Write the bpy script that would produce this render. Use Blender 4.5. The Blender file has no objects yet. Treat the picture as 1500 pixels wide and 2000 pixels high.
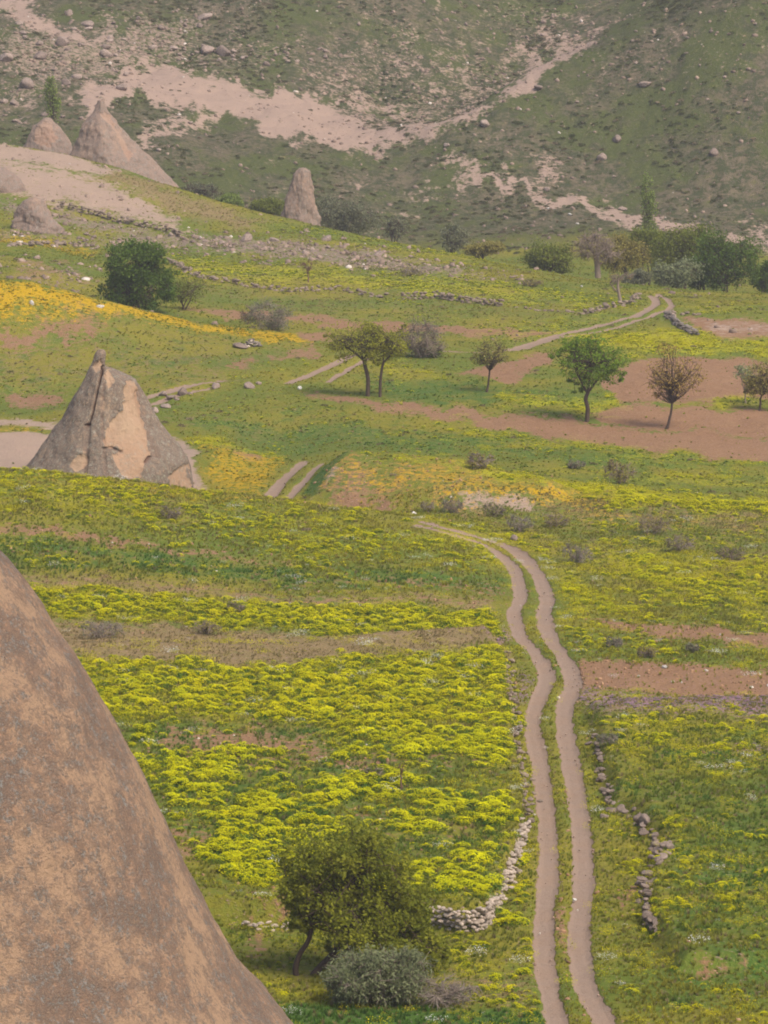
import bpy, math, random
import numpy as np
R = math.radians
scene = bpy.context.scene
COL = scene.collection
# ------------------------------------------------------------ camera, light, exposure
HC, PITCH, FPX = 49.0, 9.2, 8333.0          # eye height, degrees below horizon, focal length in 1500 px wide photo pixels
SUN_EL, SUN_AZ, SUN_E, SUN_ANG, SKY_STR, EXPOSURE = 52.0, 135.0, 2.2, 26.0, 0.095, 0.95
HAZE_DENSITY = 0.00020
cd = bpy.data.cameras.new("camera"); cam = bpy.data.objects.new("camera", cd); COL.objects.link(cam)
cd.sensor_fit = 'HORIZONTAL'; cd.sensor_width = 36.0; cd.lens = FPX/1500*36.0
cd.clip_start = 0.5; cd.clip_end = 3000
cam.location = (0, 0, HC); cam.rotation_euler = (R(90-PITCH), 0, 0)
scene.camera = cam
world = bpy.data.worlds.new("World"); scene.world = world; world.use_nodes = True
wn = world.node_tree; wn.nodes.clear()
sky = wn.nodes.new('ShaderNodeTexSky'); sky.sky_type = 'NISHITA'; sky.sun_disc = False
sky.sun_elevation = R(SUN_EL); sky.sun_rotation = R(SUN_AZ); sky.dust_density = 3.0; sky.air_density = 1.0
bg = wn.nodes.new('ShaderNodeBackground'); bg.inputs['Strength'].default_value = SKY_STR
wo = wn.nodes.new('ShaderNodeOutputWorld')
wn.links.new(sky.outputs[0], bg.inputs[0]); wn.links.new(bg.outputs[0], wo.inputs[0])
sl = bpy.data.lights.new("sun", 'SUN'); sl.energy = SUN_E; sl.angle = R(SUN_ANG); sl.color = (1.0, 0.91, 0.76)
sun = bpy.data.objects.new("sun", sl); COL.objects.link(sun)
# the lamp's -Z axis points away from the sun; azimuth measured clockwise from +Y like the sky's sun_rotation
sun.rotation_euler = (R(90-SUN_EL), 0, R(180-SUN_AZ)); sun.location = (-40, 100, 120)
vs = scene.view_settings; vs.view_transform = 'Standard'; vs.look = 'None'; vs.gamma = 1.0
scene.cycles.filter_width = 1.9
vs.exposure = EXPOSURE; vs.use_curve_mapping = False

# ------------------------------------------------------------ numeric helpers
cP, sP = math.cos(R(PITCH)), math.sin(R(PITCH))
def sstep(a, b, x):
    t = np.clip((x-a)/(b-a), 0, 1); return t*t*(3-2*t)
_T = np.random.default_rng(11).random((256, 256))
_T3 = np.random.default_rng(12).random((32, 32, 32))
def vnoise(x, y, o=0):
    xi = np.floor(x).astype(int); yi = np.floor(y).astype(int)
    fx = x-xi; fy = y-yi; fx = fx*fx*(3-2*fx); fy = fy*fy*(3-2*fy)
    a = (xi+o*37) & 255; b = (xi+1+o*37) & 255; c = (yi+o*91) & 255; d = (yi+1+o*91) & 255
    return (_T[a, c]*(1-fx)+_T[b, c]*fx)*(1-fy)+(_T[a, d]*(1-fx)+_T[b, d]*fx)*fy
def fbm(x, y, s=1.0, n=4, o=0):
    r = 0; w = 0; a = 1.0
    for k in range(n):
        r = r+a*vnoise(x/s, y/s, o+k); w += a; a *= .55; s = s*.47
    return r/w-.5
def vnoise3(x, y, z, o=0):
    i = [np.floor(q).astype(int) for q in (x, y, z)]; f = [q-k for q, k in zip((x, y, z), i)]
    f = [q*q*(3-2*q) for q in f]; r = 0
    for dx in (0, 1):
        for dy in (0, 1):
            for dz in (0, 1):
                w = (f[0] if dx else 1-f[0])*(f[1] if dy else 1-f[1])*(f[2] if dz else 1-f[2])
                r = r+w*_T3[(i[0]+dx+o*7) & 31, (i[1]+dy+o*5) & 31, (i[2]+dz+o*3) & 31]
    return r
def fbm3(x, y, z, s=1.0, n=4, o=0):
    r = 0; w = 0; a = 1.0
    for k in range(n):
        r = r+a*vnoise3(x/s, y/s, z/s, o+k); w += a; a *= .55; s = s*.47
    return r/w-.5
def pchip(x, y, xq):
    x = np.asarray(x, float); y = np.asarray(y, float); h = np.diff(x); d = np.diff(y)/h
    m = np.zeros_like(y); m[0] = d[0]; m[-1] = d[-1]
    for k in range(1, len(x)-1):
        if d[k-1]*d[k] > 0:
            w1 = 2*h[k]+h[k-1]; w2 = h[k]+2*h[k-1]; m[k] = (w1+w2)/(w1/d[k-1]+w2/d[k])
    xq = np.clip(xq, x[0], x[-1]); i = np.clip(np.searchsorted(x, xq, side='right')-1, 0, len(x)-2)
    t = (xq-x[i])/h[i]; t2 = t*t; t3 = t2*t
    return (2*t3-3*t2+1)*y[i]+(t3-2*t2+t)*h[i]*m[i]+(-2*t3+3*t2)*y[i+1]+(t3-t2)*h[i]*m[i+1]
def ray(px, py):                                   # direction with dy = 1
    a = (px-750)/FPX; b = (1000-py)/FPX; n = cP+b*sP
    return a/n, (-sP+b*cP)/n
def zat(py, Y): return HC+Y*ray(750, py)[1]

# ------------------------------------------------------------ terrain: valley profiles, from the near field to the far hill
COLS = [-900, 0, 200, 400, 550, 700, 850, 1000, 1200, 1500, 2400]
def K(*rows): return rows
Z = lambda v: ('z', v)
# each knot: (distance, level) for the nine columns 0..1500; level = sight line (number) or height Z(h)
KN = [
 [(40, Z(4))]*9,
 [(120, Z(1.5))]*9,
 [(172, Z(.3))]*9,
 [(200, Z(0))]*9,
 [(230, Z(.3)), (230, Z(.3)), (230, Z(.2)), (230, Z(.1)), (230, Z(.1)), (230, Z(0)), (230, Z(0)), (230, Z(0)), (230, Z(0))],
 [(262, Z(2.0)), (262, Z(1.8)), (262, Z(1.3)), (262, Z(1.0)), (262, Z(.7)), (262, Z(.3)), (258, Z(0)), (256, Z(0)), (254, Z(0))],
 [(290, 920), (290, 935), (290, 962), (290, 980), (290, 1000), (288, 1026), (285, 1083), (280, 1108), (275, 1135)],
 [(303, Z(1.2)), (303, Z(-.2)), (303, Z(-.3)), (303, Z(-.3)), (303, Z(-.3)), (301, Z(.3)), (298, 1015), (294, 1035), (290, 1055)],
 [(318, 915), (318, 950), (318, 950), (318, 940), (318, 902), (315, 916), (312, 938), (308, 960), (304, 990)],
 [(332, 868), (332, 895), (332, 880), (332, 903), (332, 888), (330, 898), (325, 912), (322, 935), (318, 955)],
 [(345, 838), (345, 840), (345, 845), (345, 862), (345, 850), (345, 848), (345, 850), (345, 855), (345, 862)],
 [(362, 800), (362, 790), (362, 790), (362, 785), (362, 780), (362, 780), (362, 780), (362, 785), (362, 795)],
 [(382, 700), (382, 700), (382, 705), (382, 712), (382, 719), (382, 719), (382, 719), (382, 722), (382, 730)],
 [(402, 548), (402, 588), (402, 636), (402, 658), (402, 664), (402, 666), (402, 668), (402, 668), (402, 672)],
 [(416, 556), (416, 600), (416, 628), (416, 632), (416, 632), (416, 632), (416, 632), (416, 634), (416, 636)],
 [(445, 520), (445, 545), (445, 560), (445, 566), (445, 568), (443, 572), (440, 578), (433, 594), (427, 606)],
 [(490, 460), (490, 480), (488, 490), (484, 498), (478, 512), (470, 528), (462, 543), (451, 568), (440, 588)],
 [(560, 282), (552, 318), (540, 385), (528, 428), (515, 462), (503, 492), (490, 522), (466, 556), (452, 578)],
 [(585, Z(1)), (580, Z(-3)), (580, Z(-7)), (580, Z(-9)), (578, Z(-10)), (570, Z(-9)), (555, Z(-8.6)), (535, Z(-8.2)), (520, Z(-8))],
 [(610, 290), (608, 320), (605, 375), (605, 400), (602, 430), (598, 450), (592, 458), (585, 462), (575, 505)],
 [(628, 230), (626, 250), (628, 280), (630, 288), (632, 300), (628, 310), (620, 345), (608, 410), (590, 478)],
 [(650, 130), (650, 160), (650, 200), (648, 225), (650, 250), (640, 240), (650, 165), (665, 50), (680, -130)],
 [(662, 80), (662, 118), (660, 165), (658, 205), (660, 232), (655, 254), (672, 190), (690, 75), (705, -100)],
 [(692, 0), (694, 0), (698, 0), (700, 0), (705, 0), (712, 0), (722, 0), (732, -55), (745, -240)],
 [(800, Z(70))]*9,
 [(960, Z(135))]*9,
]
def knots(c):                                       # all knots of one sight column
    Ys, Zs = [], []
    for k in KN:
        k = [k[0]]+list(k)+[k[-1]]
        yy = [q[0] for q in k]; zz = [q[1][1] if isinstance(q[1], tuple) else zat(q[1], q[0]) for q in k]
        Ys.append(pchip(COLS, yy, c)); Zs.append(pchip(COLS, zz, c))
    return np.array(Ys), np.array(Zs)
NU, GY0, GDY = 401, 30.0, 0.5
GU = np.linspace(-.21, .21, NU); GY = np.arange(GY0, 960.1, GDY)
_cpx = GU*cP*FPX+750
_ky, _kz = knots(np.clip(_cpx, -900, 2400))
GZ = np.zeros((NU, len(GY)))
for i in range(NU): GZ[i] = pchip(_ky[:, i], _kz[:, i], GY)
_X = GU[:, None]*GY[None, :]; _Y = np.broadcast_to(GY[None, :], _X.shape)
far = sstep(575, 620, _Y); mid = sstep(300, 420, _Y)
GZ = GZ+fbm(_X, _Y, 9, 4, 1)*(.35+.35*mid)*(1-far)+far*(fbm(_X, _Y, 16, 5, 5)*2.0-np.abs(fbm(_X, _Y*.5, 11, 4, 9))*3.0+.4)
def grid_z(x, y):
    fu = np.clip((x/y-GU[0])/(GU[1]-GU[0]), 0, NU-1.001); fy = np.clip((y-GY0)/GDY, 0, len(GY)-1.001)
    i = fu.astype(int); j = fy.astype(int); a = fu-i; b = fy-j
    return (GZ[i, j]*(1-a)+GZ[i+1, j]*a)*(1-b)+(GZ[i, j+1]*(1-a)+GZ[i+1, j+1]*a)*b
TERR = []                                           # terraces: (polygon, height, lip width)
def polysd(P, x, y):                                # signed distance to a plan polygon (inside positive)
    P = np.asarray(P); n = len(P); d = np.full(x.shape, 1e18); ins = np.zeros(x.shape, bool)
    for k in range(n):
        ax, ay = P[k]; bx, by = P[(k+1) % n]; ex, ey = bx-ax, by-ay
        wx, wy = x-ax, y-ay; t = np.clip((wx*ex+wy*ey)/(ex*ex+ey*ey+1e-12), 0, 1)
        d = np.minimum(d, (wx-ex*t)**2+(wy-ey*t)**2)
        if abs(ey) > 1e-9:
            c = ((ay > y) != (by > y)) & (x < ex*(y-ay)/ey+ax); ins ^= c
    d = np.sqrt(d); return np.where(ins, d, -d)
def ground(x, y):
    x = np.asarray(x, float); y = np.asarray(y, float); z = grid_z(x, y)
    for P, h, w in TERR:
        lo = P.min(0)-3; hi = P.max(0)+3
        m = (x > lo[0]) & (x < hi[0]) & (y > lo[1]) & (y < hi[1])
        if m.any():
            s = np.zeros(x.shape); s[m] = sstep(-w, w, polysd(P, x[m], y[m]))
            z = z+h*s
    return z
ZONE = {'n': (120, 300), 'm': (300, 470), 'x': (300, 420), 'f': (404, 562), 'h': (575, 760), 'a': (120, 800), 'v': (470, 620)}
def hit(px, py, zone='a'):                          # the point of the ground on a sight line
    y0, y1 = ZONE[zone] if isinstance(zone, str) else zone
    u, w = ray(px, py); Y = np.arange(y0, y1, .25); d = HC+w*Y-ground(u*Y, Y)
    s = np.where(d < 0)[0]; k = s[0] if len(s) else int(np.argmin(d))
    return np.array([u*Y[k], Y[k], float(ground(np.array([u*Y[k]]), np.array([Y[k]]))[0])])
def hits(pts, zone='a'): return np.array([hit(p[0], p[1], zone)[:2] for p in pts])
def at(px, py, Y):                                  # point on a sight line at a given distance
    u, w = ray(px, py); return np.array([u*Y, Y, HC+w*Y])
def mpp(Y): return Y/FPX                            # metres per photo pixel
# near terraces: the flower field held by the dry stone wall, the meadow right of the track
WALL_NEAR = [(700, 1806), (800, 1806), (850, 1812), (905, 1822), (950, 1812), (968, 1778), (985, 1735), (1005, 1690), (1018, 1640), (1024, 1590), (1018, 1545), (1010, 1500), (1000, 1430), (990, 1370), (985, 1300)]
WALL_RIGHT = [(1165, 1440), (1178, 1500), (1195, 1545), (1195, 1578), (1225, 1585), (1258, 1605), (1272, 1630), (1298, 1655), (1290, 1680), (1268, 1715), (1270, 1790), (1285, 1830)]
wn_plan = hits(WALL_NEAR, 'n'); wr_plan = hits(WALL_RIGHT, 'n')
TERR.append((np.vstack([wn_plan, hits([(950, 1255), (600, 1290), (150, 1290), (-200, 1290), (-200, 1806)], 'n')]), 1.1, .22))
TERR.append((np.vstack([wr_plan[::-1], hits([(1150, 1390), (1500, 1380), (2300, 1390), (2300, 1900), (1330, 1900)], 'n')]), .75, .5))

mound = hits([(606, 985), (632, 930), (660, 904), (700, 899), (780, 905), (860, 914), (1000, 937), (1110, 962), (1060, 985), (920, 1000), (760, 1000)], (303, 324))
TERR.append((mound, .85, 1.3))
# ------------------------------------------------------------ ground cover: fields and tracks drawn on the plan
MASKS = []
def field(ch, pts, zone, amt=1.0, feather=.8, warp=1.0, mul=None):
    pts = [(px+390 if px >= 1545 else px-390 if px <= -40 else px, py) for px, py in pts]     # fields go on beyond the frame
    MASKS.append((ch, hits(pts, zone), amt*(1.3 if ch == 'soil' and zone != 'n' else 1), feather*1.5+.1, warp*(1.9 if ch == 'soil' else 1.5)))
CH = ['yellow', 'orange', 'lush', 'soil', 'pale', 'dry', 'purple', 'rubble']
# near
field('lush', [(480, 1962), (700, 1966), (900, 1978), (1080, 1978), (1100, 2100), (400, 2100)], 'n', 1, .25, .3)
field('yellow', [(150, 1290), (560, 1298), (985, 1285), (1000, 1400), (1010, 1440), (700, 1440), (420, 1405), (230, 1400)], 'n', 1.25, .5, 1)
field('yellow', [(200, 1390), (420, 1400), (700, 1435), (1010, 1435), (1016, 1540), (1014, 1620), (990, 1690), (960, 1765), (830, 1775), (560, 1760), (440, 1740), (330, 1600)], 'n', .34, .4, .6)
field('soil', [(260, 1445), (480, 1420), (640, 1455), (760, 1480), (1000, 1490), (700, 1505), (420, 1490), (280, 1480)], 'n', .8, .8, 1.6)
field('soil', [(560, 1600), (760, 1560), (900, 1600), (860, 1660), (640, 1650)], 'n', .42, 1, 2)
field('lush', [(240, 1400), (1000, 1420), (1015, 1600), (960, 1760), (460, 1740), (330, 1600)], 'n', .5, .6, 1)
field('soil', [(330, 1590), (420, 1600), (430, 1680), (360, 1680)], 'n', .7, .8, 1)
field('soil', [(455, 1745), (500, 1760), (560, 1748), (575, 1785), (520, 1802), (480, 1808)], 'n', .8, .5, .9)
field('soil', [(480, 1815), (530, 1815), (515, 1875), (480, 1885)], 'n', .75, .5, .9)
field('dry', [(60, 1205), (300, 1218), (620, 1242), (985, 1240), (990, 1292), (560, 1300), (150, 1290)], 'n', .9, .4, .8)
field('purple', [(940, 1222), (1000, 1225), (1000, 1245), (950, 1240)], 'n', .9, .3, .3)
field('purple', [(1010, 1310), (1040, 1330), (1030, 1375), (1005, 1370)], 'n', .8, .3, .3)
field('yellow', [(20, 1150), (400, 1176), (700, 1185), (975, 1198), (970, 1246), (620, 1240), (300, 1216), (60, 1208)], 'n', 1.3, .3, .5)
field('dry', [(-50, 1112), (300, 1135), (700, 1160), (975, 1172), (975, 1198), (400, 1175), (-50, 1150)], 'n', .75, .4, .6)
field('soil', [(-50, 1132), (300, 1140), (620, 1168), (975, 1178), (975, 1183), (620, 1176), (300, 1148), (-50, 1142)], 'n', .7, .25, .5)
field('soil', [(500, 1128), (980, 1148), (985, 1170), (900, 1160), (500, 1136)], 'n', .6, .3, .5)
field('lush', [(-60, 1046), (200, 1062), (460, 1092), (700, 1108), (985, 1130), (985, 1166), (700, 1156), (300, 1130), (-60, 1108)], 'n', .6, .35, .5)
field('yellow', [(-60, 1060), (460, 1100), (985, 1140), (985, 1160), (300, 1125), (-60, 1100)], 'n', .3, .4, .6)
field('soil', [(-60, 1028), (120, 1036), (215, 1052), (300, 1064), (560, 1096), (560, 1103), (280, 1074), (100, 1050), (-60, 1048)], 'n', .95, .25, .5)
field('soil', [(0, 1074), (300, 1092), (600, 1126), (600, 1130), (300, 1098), (0, 1080)], 'n', .6, .2, .5)
field('yellow', [(180, 1000), (380, 985), (640, 1000), (830, 1035), (960, 1075), (995, 1120), (700, 1106), (460, 1085), (300, 1050)], 'n', .62, 1.2, 2)
field('yellow', [(-60, 915), (200, 930), (420, 960), (420, 1010), (200, 1050), (-60, 1025)], 'n', .55, 1.2, 2)
field('dry', [(-60, 920), (200, 935), (460, 970), (700, 990), (830, 1030), (600, 1040), (300, 1040), (-60, 1030)], 'n', .42, 1.5, 3)
field('orange', [(-60, 912), (200, 930), (450, 960), (700, 985), (700, 1000), (420, 985), (200, 960), (-60, 950)], 'n', .5, .8, 1)
field('yellow', [(850, 1026), (960, 1035), (1060, 1070), (1110, 1130), (1280, 1210), (1150, 1215), (1100, 1215), (1075, 1150), (1030, 1085)], 'n', .75, .8, 1)
field('yellow', [(1080, 1210), (1180, 1240), (1500, 1275), (1550, 1310), (1250, 1295), (1120, 1290)], 'n', .5, .8, 1)
field('yellow', [(1000, 1080), (1250, 1050), (1550, 1080), (1550, 1220), (1300, 1215)], 'n', .6, 2, 3)
field('dry', [(830, 1000), (1000, 985), (1200, 1030), (1550, 1060), (1550, 1120), (1200, 1130), (1060, 1080), (950, 1030)], 'n', .5, 2, 2)
field('soil', [(1150, 1216), (1290, 1222), (1560, 1240), (1560, 1275), (1340, 1254), (1180, 1240)], 'n', .95, .35, .6)
field('soil', [(1138, 1284), (1250, 1294), (1560, 1318), (1560, 1372), (1330, 1360), (1160, 1346), (1120, 1345)], 'n', 1, .3, .5)
field('purple', [(1110, 1345), (1250, 1358), (1560, 1378), (1560, 1398), (1380, 1392), (1180, 1386)], 'n', .8, .4, .6)
field('dry', [(1110, 1345), (1560, 1372), (1560, 1420), (1180, 1400)], 'n', .6, .5, .6)
field('yellow', [(1160, 1380), (1560, 1410), (1560, 1540), (1200, 1520)], 'n', .45, 1, 1)
field('purple', [(1380, 1455), (1560, 1465), (1560, 1482), (1380, 1475)], 'n', .55, .4, .4)
field('lush', [(1280, 1468), (1440, 1472), (1440, 1486), (1290, 1484)], 'n', 1, .3, .3)
field('lush', [(1200, 1540), (1560, 1520), (1560, 2000), (1300, 2000), (1280, 1800), (1300, 1660)], 'n', .45, 1, 1)
field('yellow', [(1200, 1600), (1560, 1560), (1560, 2000), (1200, 2000)], 'n', .24, 1, 1)
field('soil', [(1350, 1880), (1400, 1870), (1440, 1900), (1370, 1920)], 'n', .8, .5, .8)
field('soil', [(1180, 1760), (1230, 1720), (1245, 1735), (1200, 1785)], 'n', .75, .3, .5)
field('yellow', [(880, 1830), (1030, 1640), (1045, 1800), (1040, 1980), (880, 1985)], 'n', .4, .4, .6)
field('yellow', [(480, 1880), (560, 1880), (570, 1940), (540, 1955)], 'n', .4, .4, .6)
field('soil', [(1080, 1780), (1110, 1770), (1112, 1860), (1085, 1850)], 'n', .7, .2, .3)
field('dry', [(860, 1900), (1040, 1900), (1040, 1975), (860, 1975)], 'n', .6, .6, .6)
# mid
field('pale', [(-80, 838), (60, 846), (120, 858), (150, 960), (-80, 960)], (300, 350), 1.3, .5, .5)
field('pale', [(-80, 803), (60, 818), (160, 838), (160, 848), (60, 834), (-80, 822)], 'x', .9, .4, .5)
field('orange', [(-80, 822), (60, 834), (150, 848), (150, 858), (60, 846), (-80, 840)], 'x', .5, .3, .3)
field('pale', [(325, 850), (388, 864), (378, 885), (395, 935), (425, 968), (340, 968)], (300, 345), .85, .3, .4)
field('yellow', [(310, 760), (560, 740), (850, 830), (900, 900), (580, 890), (420, 850)], 'x', .33, 2, 3)
field('orange', [(375, 862), (440, 868), (570, 890), (560, 905), (520, 968), (440, 968), (395, 905)], (300, 345), .6, .5, .6)
field('yellow', [(345, 850), (430, 855), (590, 890), (560, 900), (380, 870)], (300, 345), .6, .5, .6)
field('soil', [(420, 868), (500, 880), (540, 895), (480, 900)], (300, 345), .7, .4, .6)
field('orange', [(640, 930), (690, 895), (880, 915), (1100, 958), (1260, 1000), (1180, 1010), (1050, 975), (900, 958), (820, 985)], (290, 330), .7, .9, 1.5)
field('orange', [(820, 955), (960, 945), (1110, 975), (1180, 1000), (1100, 990), (960, 962)], (290, 330), 1.0, .4, .8)
field('dry', [(620, 940), (700, 890), (880, 910), (1100, 950), (1560, 1000), (1560, 1070), (1200, 1040), (1000, 1010), (760, 990)], (280, 330), .6, .8, 1.5)
field('soil', [(600, 985), (650, 918), (700, 893), (860, 920), (980, 970), (900, 990), (740, 990)], (280, 330), .52, 1, 2.2)
field('soil', [(600, 985), (640, 930), (690, 900), (720, 905), (700, 940), (760, 985)], (290, 330), .66, .8, 1.6)
field('lush', [(575, 970), (640, 905), (690, 888), (660, 930), (600, 985)], (296, 330), .8, .4, .8)
field('pale', [(640, 925), (662, 905), (668, 912), (648, 938)], (290, 330), .9, .3, .3)
field('pale', [(900, 970), (960, 964), (1040, 985), (1090, 1010), (1000, 1000), (920, 985)], (280, 330), .95, .35, .6)
field('lush', [(920, 978), (975, 975), (1010, 993), (950, 995)], (280, 330), .9, .3, .4)
field('orange', [(1050, 985), (1200, 1000), (1560, 1050), (1560, 1075), (1200, 1035)], (275, 330), .4, .6, 1)
field('yellow', [(690, 884), (850, 902), (1100, 945), (1560, 990), (1560, 1030), (1200, 985), (1000, 940), (850, 915)], (290, 330), .95, .4, 1)
field('lush', [(640, 800), (1000, 850), (1560, 935), (1560, 985), (1200, 945), (900, 895), (700, 880), (420, 850), (330, 800)], (326, 372), .62, 1, 2)
field('soil', [(600, 766), (760, 784), (1000, 808), (1300, 838), (1560, 860), (1560, 915), (1300, 886), (1000, 842), (800, 806), (640, 786)], 'x', .85, .4, .8)
field('lush', [(640, 792), (800, 808), (1000, 846), (1300, 890), (1560, 918), (1560, 930), (1300, 902), (1000, 862)], 'x', .5, .5, .5)
field('yellow', [(760, 785), (1000, 840), (1560, 930), (1560, 950), (1200, 910), (850, 850)], 'x', .5, .8, 1.5)
field('yellow', [(1300, 920), (1560, 930), (1560, 975), (1350, 960)], (300, 400), .6, .8, 1.5)
field('lush', [(700, 735), (900, 745), (1240, 770), (1250, 800), (1100, 808), (860, 790), (720, 770)], 'x', .6, .6, 1)
field('yellow', [(960, 770), (1180, 775), (1230, 795), (1120, 812), (980, 795)], 'x', .75, .6, 1)
field('yellow', [(720, 715), (860, 720), (860, 750), (740, 740)], 'x', .55, .6, 1)
field('soil', [(880, 735), (1050, 690), (1085, 688), (1060, 715), (1000, 745)], 'x', .9, .4, .6)
field('soil', [(1180, 760), (1230, 705), (1340, 697), (1560, 700), (1560, 772), (1400, 778), (1360, 785), (1200, 785)], 'x', 1.1, .4, .5)
field('soil', [(1150, 800), (1240, 790), (1420, 798), (1560, 810), (1560, 858), (1300, 838), (1170, 822)], 'x', .95, .4, .6)
field('yellow', [(1360, 778), (1480, 768), (1480, 782), (1400, 800)], 'x', .8, .3, .5)
field('yellow', [(1080, 660), (1240, 640), (1560, 675), (1560, 700), (1340, 694), (1230, 700)], 'm', .75, .6, 1)
field('yellow', [(900, 640), (1240, 600), (1280, 600), (1100, 660), (960, 685)], 'm', .5, .8, 1)
field('pale', [(1330, 622), (1400, 626), (1560, 630), (1560, 660), (1400, 655), (1340, 640)], 'm', .55, .4, .5)
field('soil', [(1330, 622), (1400, 626), (1560, 630), (1560, 660), (1400, 655), (1340, 640)], 'm', .9, .4, .5)
field('soil', [(-80, 655), (60, 632), (200, 612), (240, 618), (160, 650), (0, 690), (-80, 700)], (370, 404), .75, .5, 1.5)
field('soil', [(0, 770), (110, 775), (120, 795), (0, 800)], (345, 400), .75, .4, .6)
field('soil', [(480, 700), (600, 660), (640, 668), (600, 700), (540, 730)], (345, 404), .6, .7, 2)
field('lush', [(-80, 690), (150, 670), (420, 660), (480, 700), (330, 760), (-80, 770)], (345, 404), .55, 2, 2)
field('dry', [(-80, 620), (260, 620), (560, 670), (520, 760), (260, 780), (-80, 790)], (345, 404), .45, 2, 3)
field('orange', [(-80, 535), (0, 545), (100, 565), (200, 588), (330, 615), (400, 634), (560, 655), (610, 668), (560, 668), (400, 650), (220, 618), (100, 612), (-80, 640)], (380, 410), 1.0, .5, 1)
field('soil', [(380, 598), (520, 612), (800, 632), (1080, 645), (1060, 655), (700, 644), (400, 612)], 'f', .85, .35, .8)
field('soil', [(570, 648), (640, 648), (640, 668), (580, 664)], 'm', .8, .4, .6)
field('dry', [(560, 620), (800, 640), (880, 665), (640, 665)], 'm', .4, 1, 1)
# far field and sandy ridge
field('yellow', [(320, 495), (560, 515), (900, 535), (1240, 580), (1240, 605), (1000, 598), (700, 570), (330, 545)], 'f', .62, 1, 1.5)
field('yellow', [(700, 590), (1100, 610), (1100, 640), (800, 625)], 'f', .35, 1, 2)
field('orange', [(-80, 455), (60, 465), (200, 490), (200, 500), (60, 480), (-80, 470)], 'f', .7, .6, 1)
field('yellow', [(1280, 590), (1560, 595), (1560, 625), (1330, 618)], 'm', .5, .8, 1)
field('soil', [(0, 505), (130, 510), (190, 545), (60, 560), (0, 540)], 'f', .45, .8, 2)
field('rubble', [(0, 500), (200, 520), (200, 570), (0, 550)], 'f', .5, .8, 1)
field('pale', [(-80, 280), (60, 288), (150, 305), (235, 335), (200, 345), (100, 325), (-80, 320)], (480, 566), 1.0, .4, .6)
field('pale', [(-80, 300), (120, 325), (260, 370), (370, 432), (360, 455), (220, 425), (60, 395), (-80, 380)], (480, 566), .85, .7, 1)
field('soil', [(-80, 330), (200, 355), (370, 432), (360, 455), (220, 425), (60, 395), (-80, 380)], (480, 566), .42, 1, 1)
field('pale', [(-80, 330), (20, 350), (120, 385), (-80, 390)], (480, 566), .5, .7, 1)
field('dry', [(60, 300), (240, 330), (420, 400), (560, 432), (480, 450), (360, 425), (200, 350)], (480, 566), .8, .6, 1)
field('yellow', [(420, 410), (560, 428), (760, 470), (1000, 520), (1200, 560), (900, 530), (600, 470)], (480, 566), .38, .6, 1)
field('rubble', [(-40, 440), (100, 455), (330, 450), (640, 470), (900, 520), (1000, 545), (880, 545), (560, 508), (330, 490), (200, 480), (0, 470)], 'f', 1.0, .8, 1)
field('rubble', [(0, 395), (100, 405), (350, 462), (340, 475), (100, 440), (0, 420)], (470, 560), 1.0, .4, .6)
# hillside
field('pale', [(285, 120), (300, 95), (330, 130), (420, 150), (520, 178), (600, 192), (690, 222), (780, 258), (790, 285), (720, 296), (640, 288), (560, 262), (480, 236), (420, 226), (380, 238), (290, 288), (268, 278), (360, 228), (392, 210), (340, 192), (280, 182), (215, 205), (150, 250), (160, 215), (220, 160)], 'h', 1.15, .9, 1.2)
field('pale', [(0, -10), (90, -10), (60, 30), (150, 60), (250, 88), (310, 96), (300, 110), (230, 96), (120, 78), (60, 55), (0, 30)], 'h', .9, .5, .8)
field('pale', [(560, 155), (760, 180), (860, 215), (800, 260), (700, 222), (600, 190)], 'h', .68, 1.5, 2.5)
field('pale', [(400, 85), (640, 95), (1000, 120), (1100, 120), (960, 185), (700, 145), (420, 120)], 'h', .52, 2.5, 3)
field('pale', [(1000, 0), (1230, 30), (1165, 85), (1080, 140), (1010, 185), (960, 200), (1000, 130), (1040, 60)], 'h', .66, 1.5, 2)
field('pale', [(1165, 85), (1085, 138), (1050, 165), (985, 198), (985, 185), (1020, 150), (1100, 100)], 'h', 1.1, .5, .5)
field('pale', [(760, 285), (860, 238), (955, 195), (985, 200), (880, 255), (800, 290)], 'h', .75, .6, .6)
field('pale', [(850, 308), (930, 318), (1010, 348), (1070, 370), (1180, 410), (1300, 428), (1400, 450), (1560, 492), (1560, 506), (1330, 455), (1240, 445), (1140, 418), (1020, 382), (900, 345)], 'h', .95, .7, 1.2)
field('pale', [(1020, 290), (1080, 300), (1110, 335), (1085, 362), (1030, 350), (1060, 325)], 'h', .75, .5, .6)
field('pale', [(710, 450), (780, 395), (850, 370), (880, 380), (790, 430), (740, 470)], 'h', .65, 1, 1.5)
field('pale', [(1380, 440), (1560, 470), (1560, 540), (1440, 500)], 'h', .55, 1.2, 2)
field('pale', [(630, 370), (720, 340), (730, 350), (650, 385)], 'h', .6, .7, 1)
field('yellow', [(900, 370), (1060, 400), (1180, 440), (1000, 440), (860, 400)], 'h', .22, 1.5, 2)
field('yellow', [(1200, 310), (1460, 300), (1500, 340), (1300, 350)], 'h', .25, 2, 2)
field('pale', [(640, 0), (1000, 0), (960, 200), (800, 250), (700, 140)], 'h', .40, 2, 3)
field('pale', [(1180, 100), (1560, 40), (1560, 120), (1300, 150)], 'h', .42, 2, 3)
field('pale', [(900, 250), (1150, 220), (1300, 270), (1100, 300)], 'h', .36, 2, 3)
field('pale', [(0, 60), (420, 0), (420, 100), (260, 160), (0, 260)], 'h', .40, 2, 3)
field('pale', [(420, 340), (700, 330), (760, 400), (640, 440), (460, 400)], 'h', .36, 2, 3)
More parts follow.
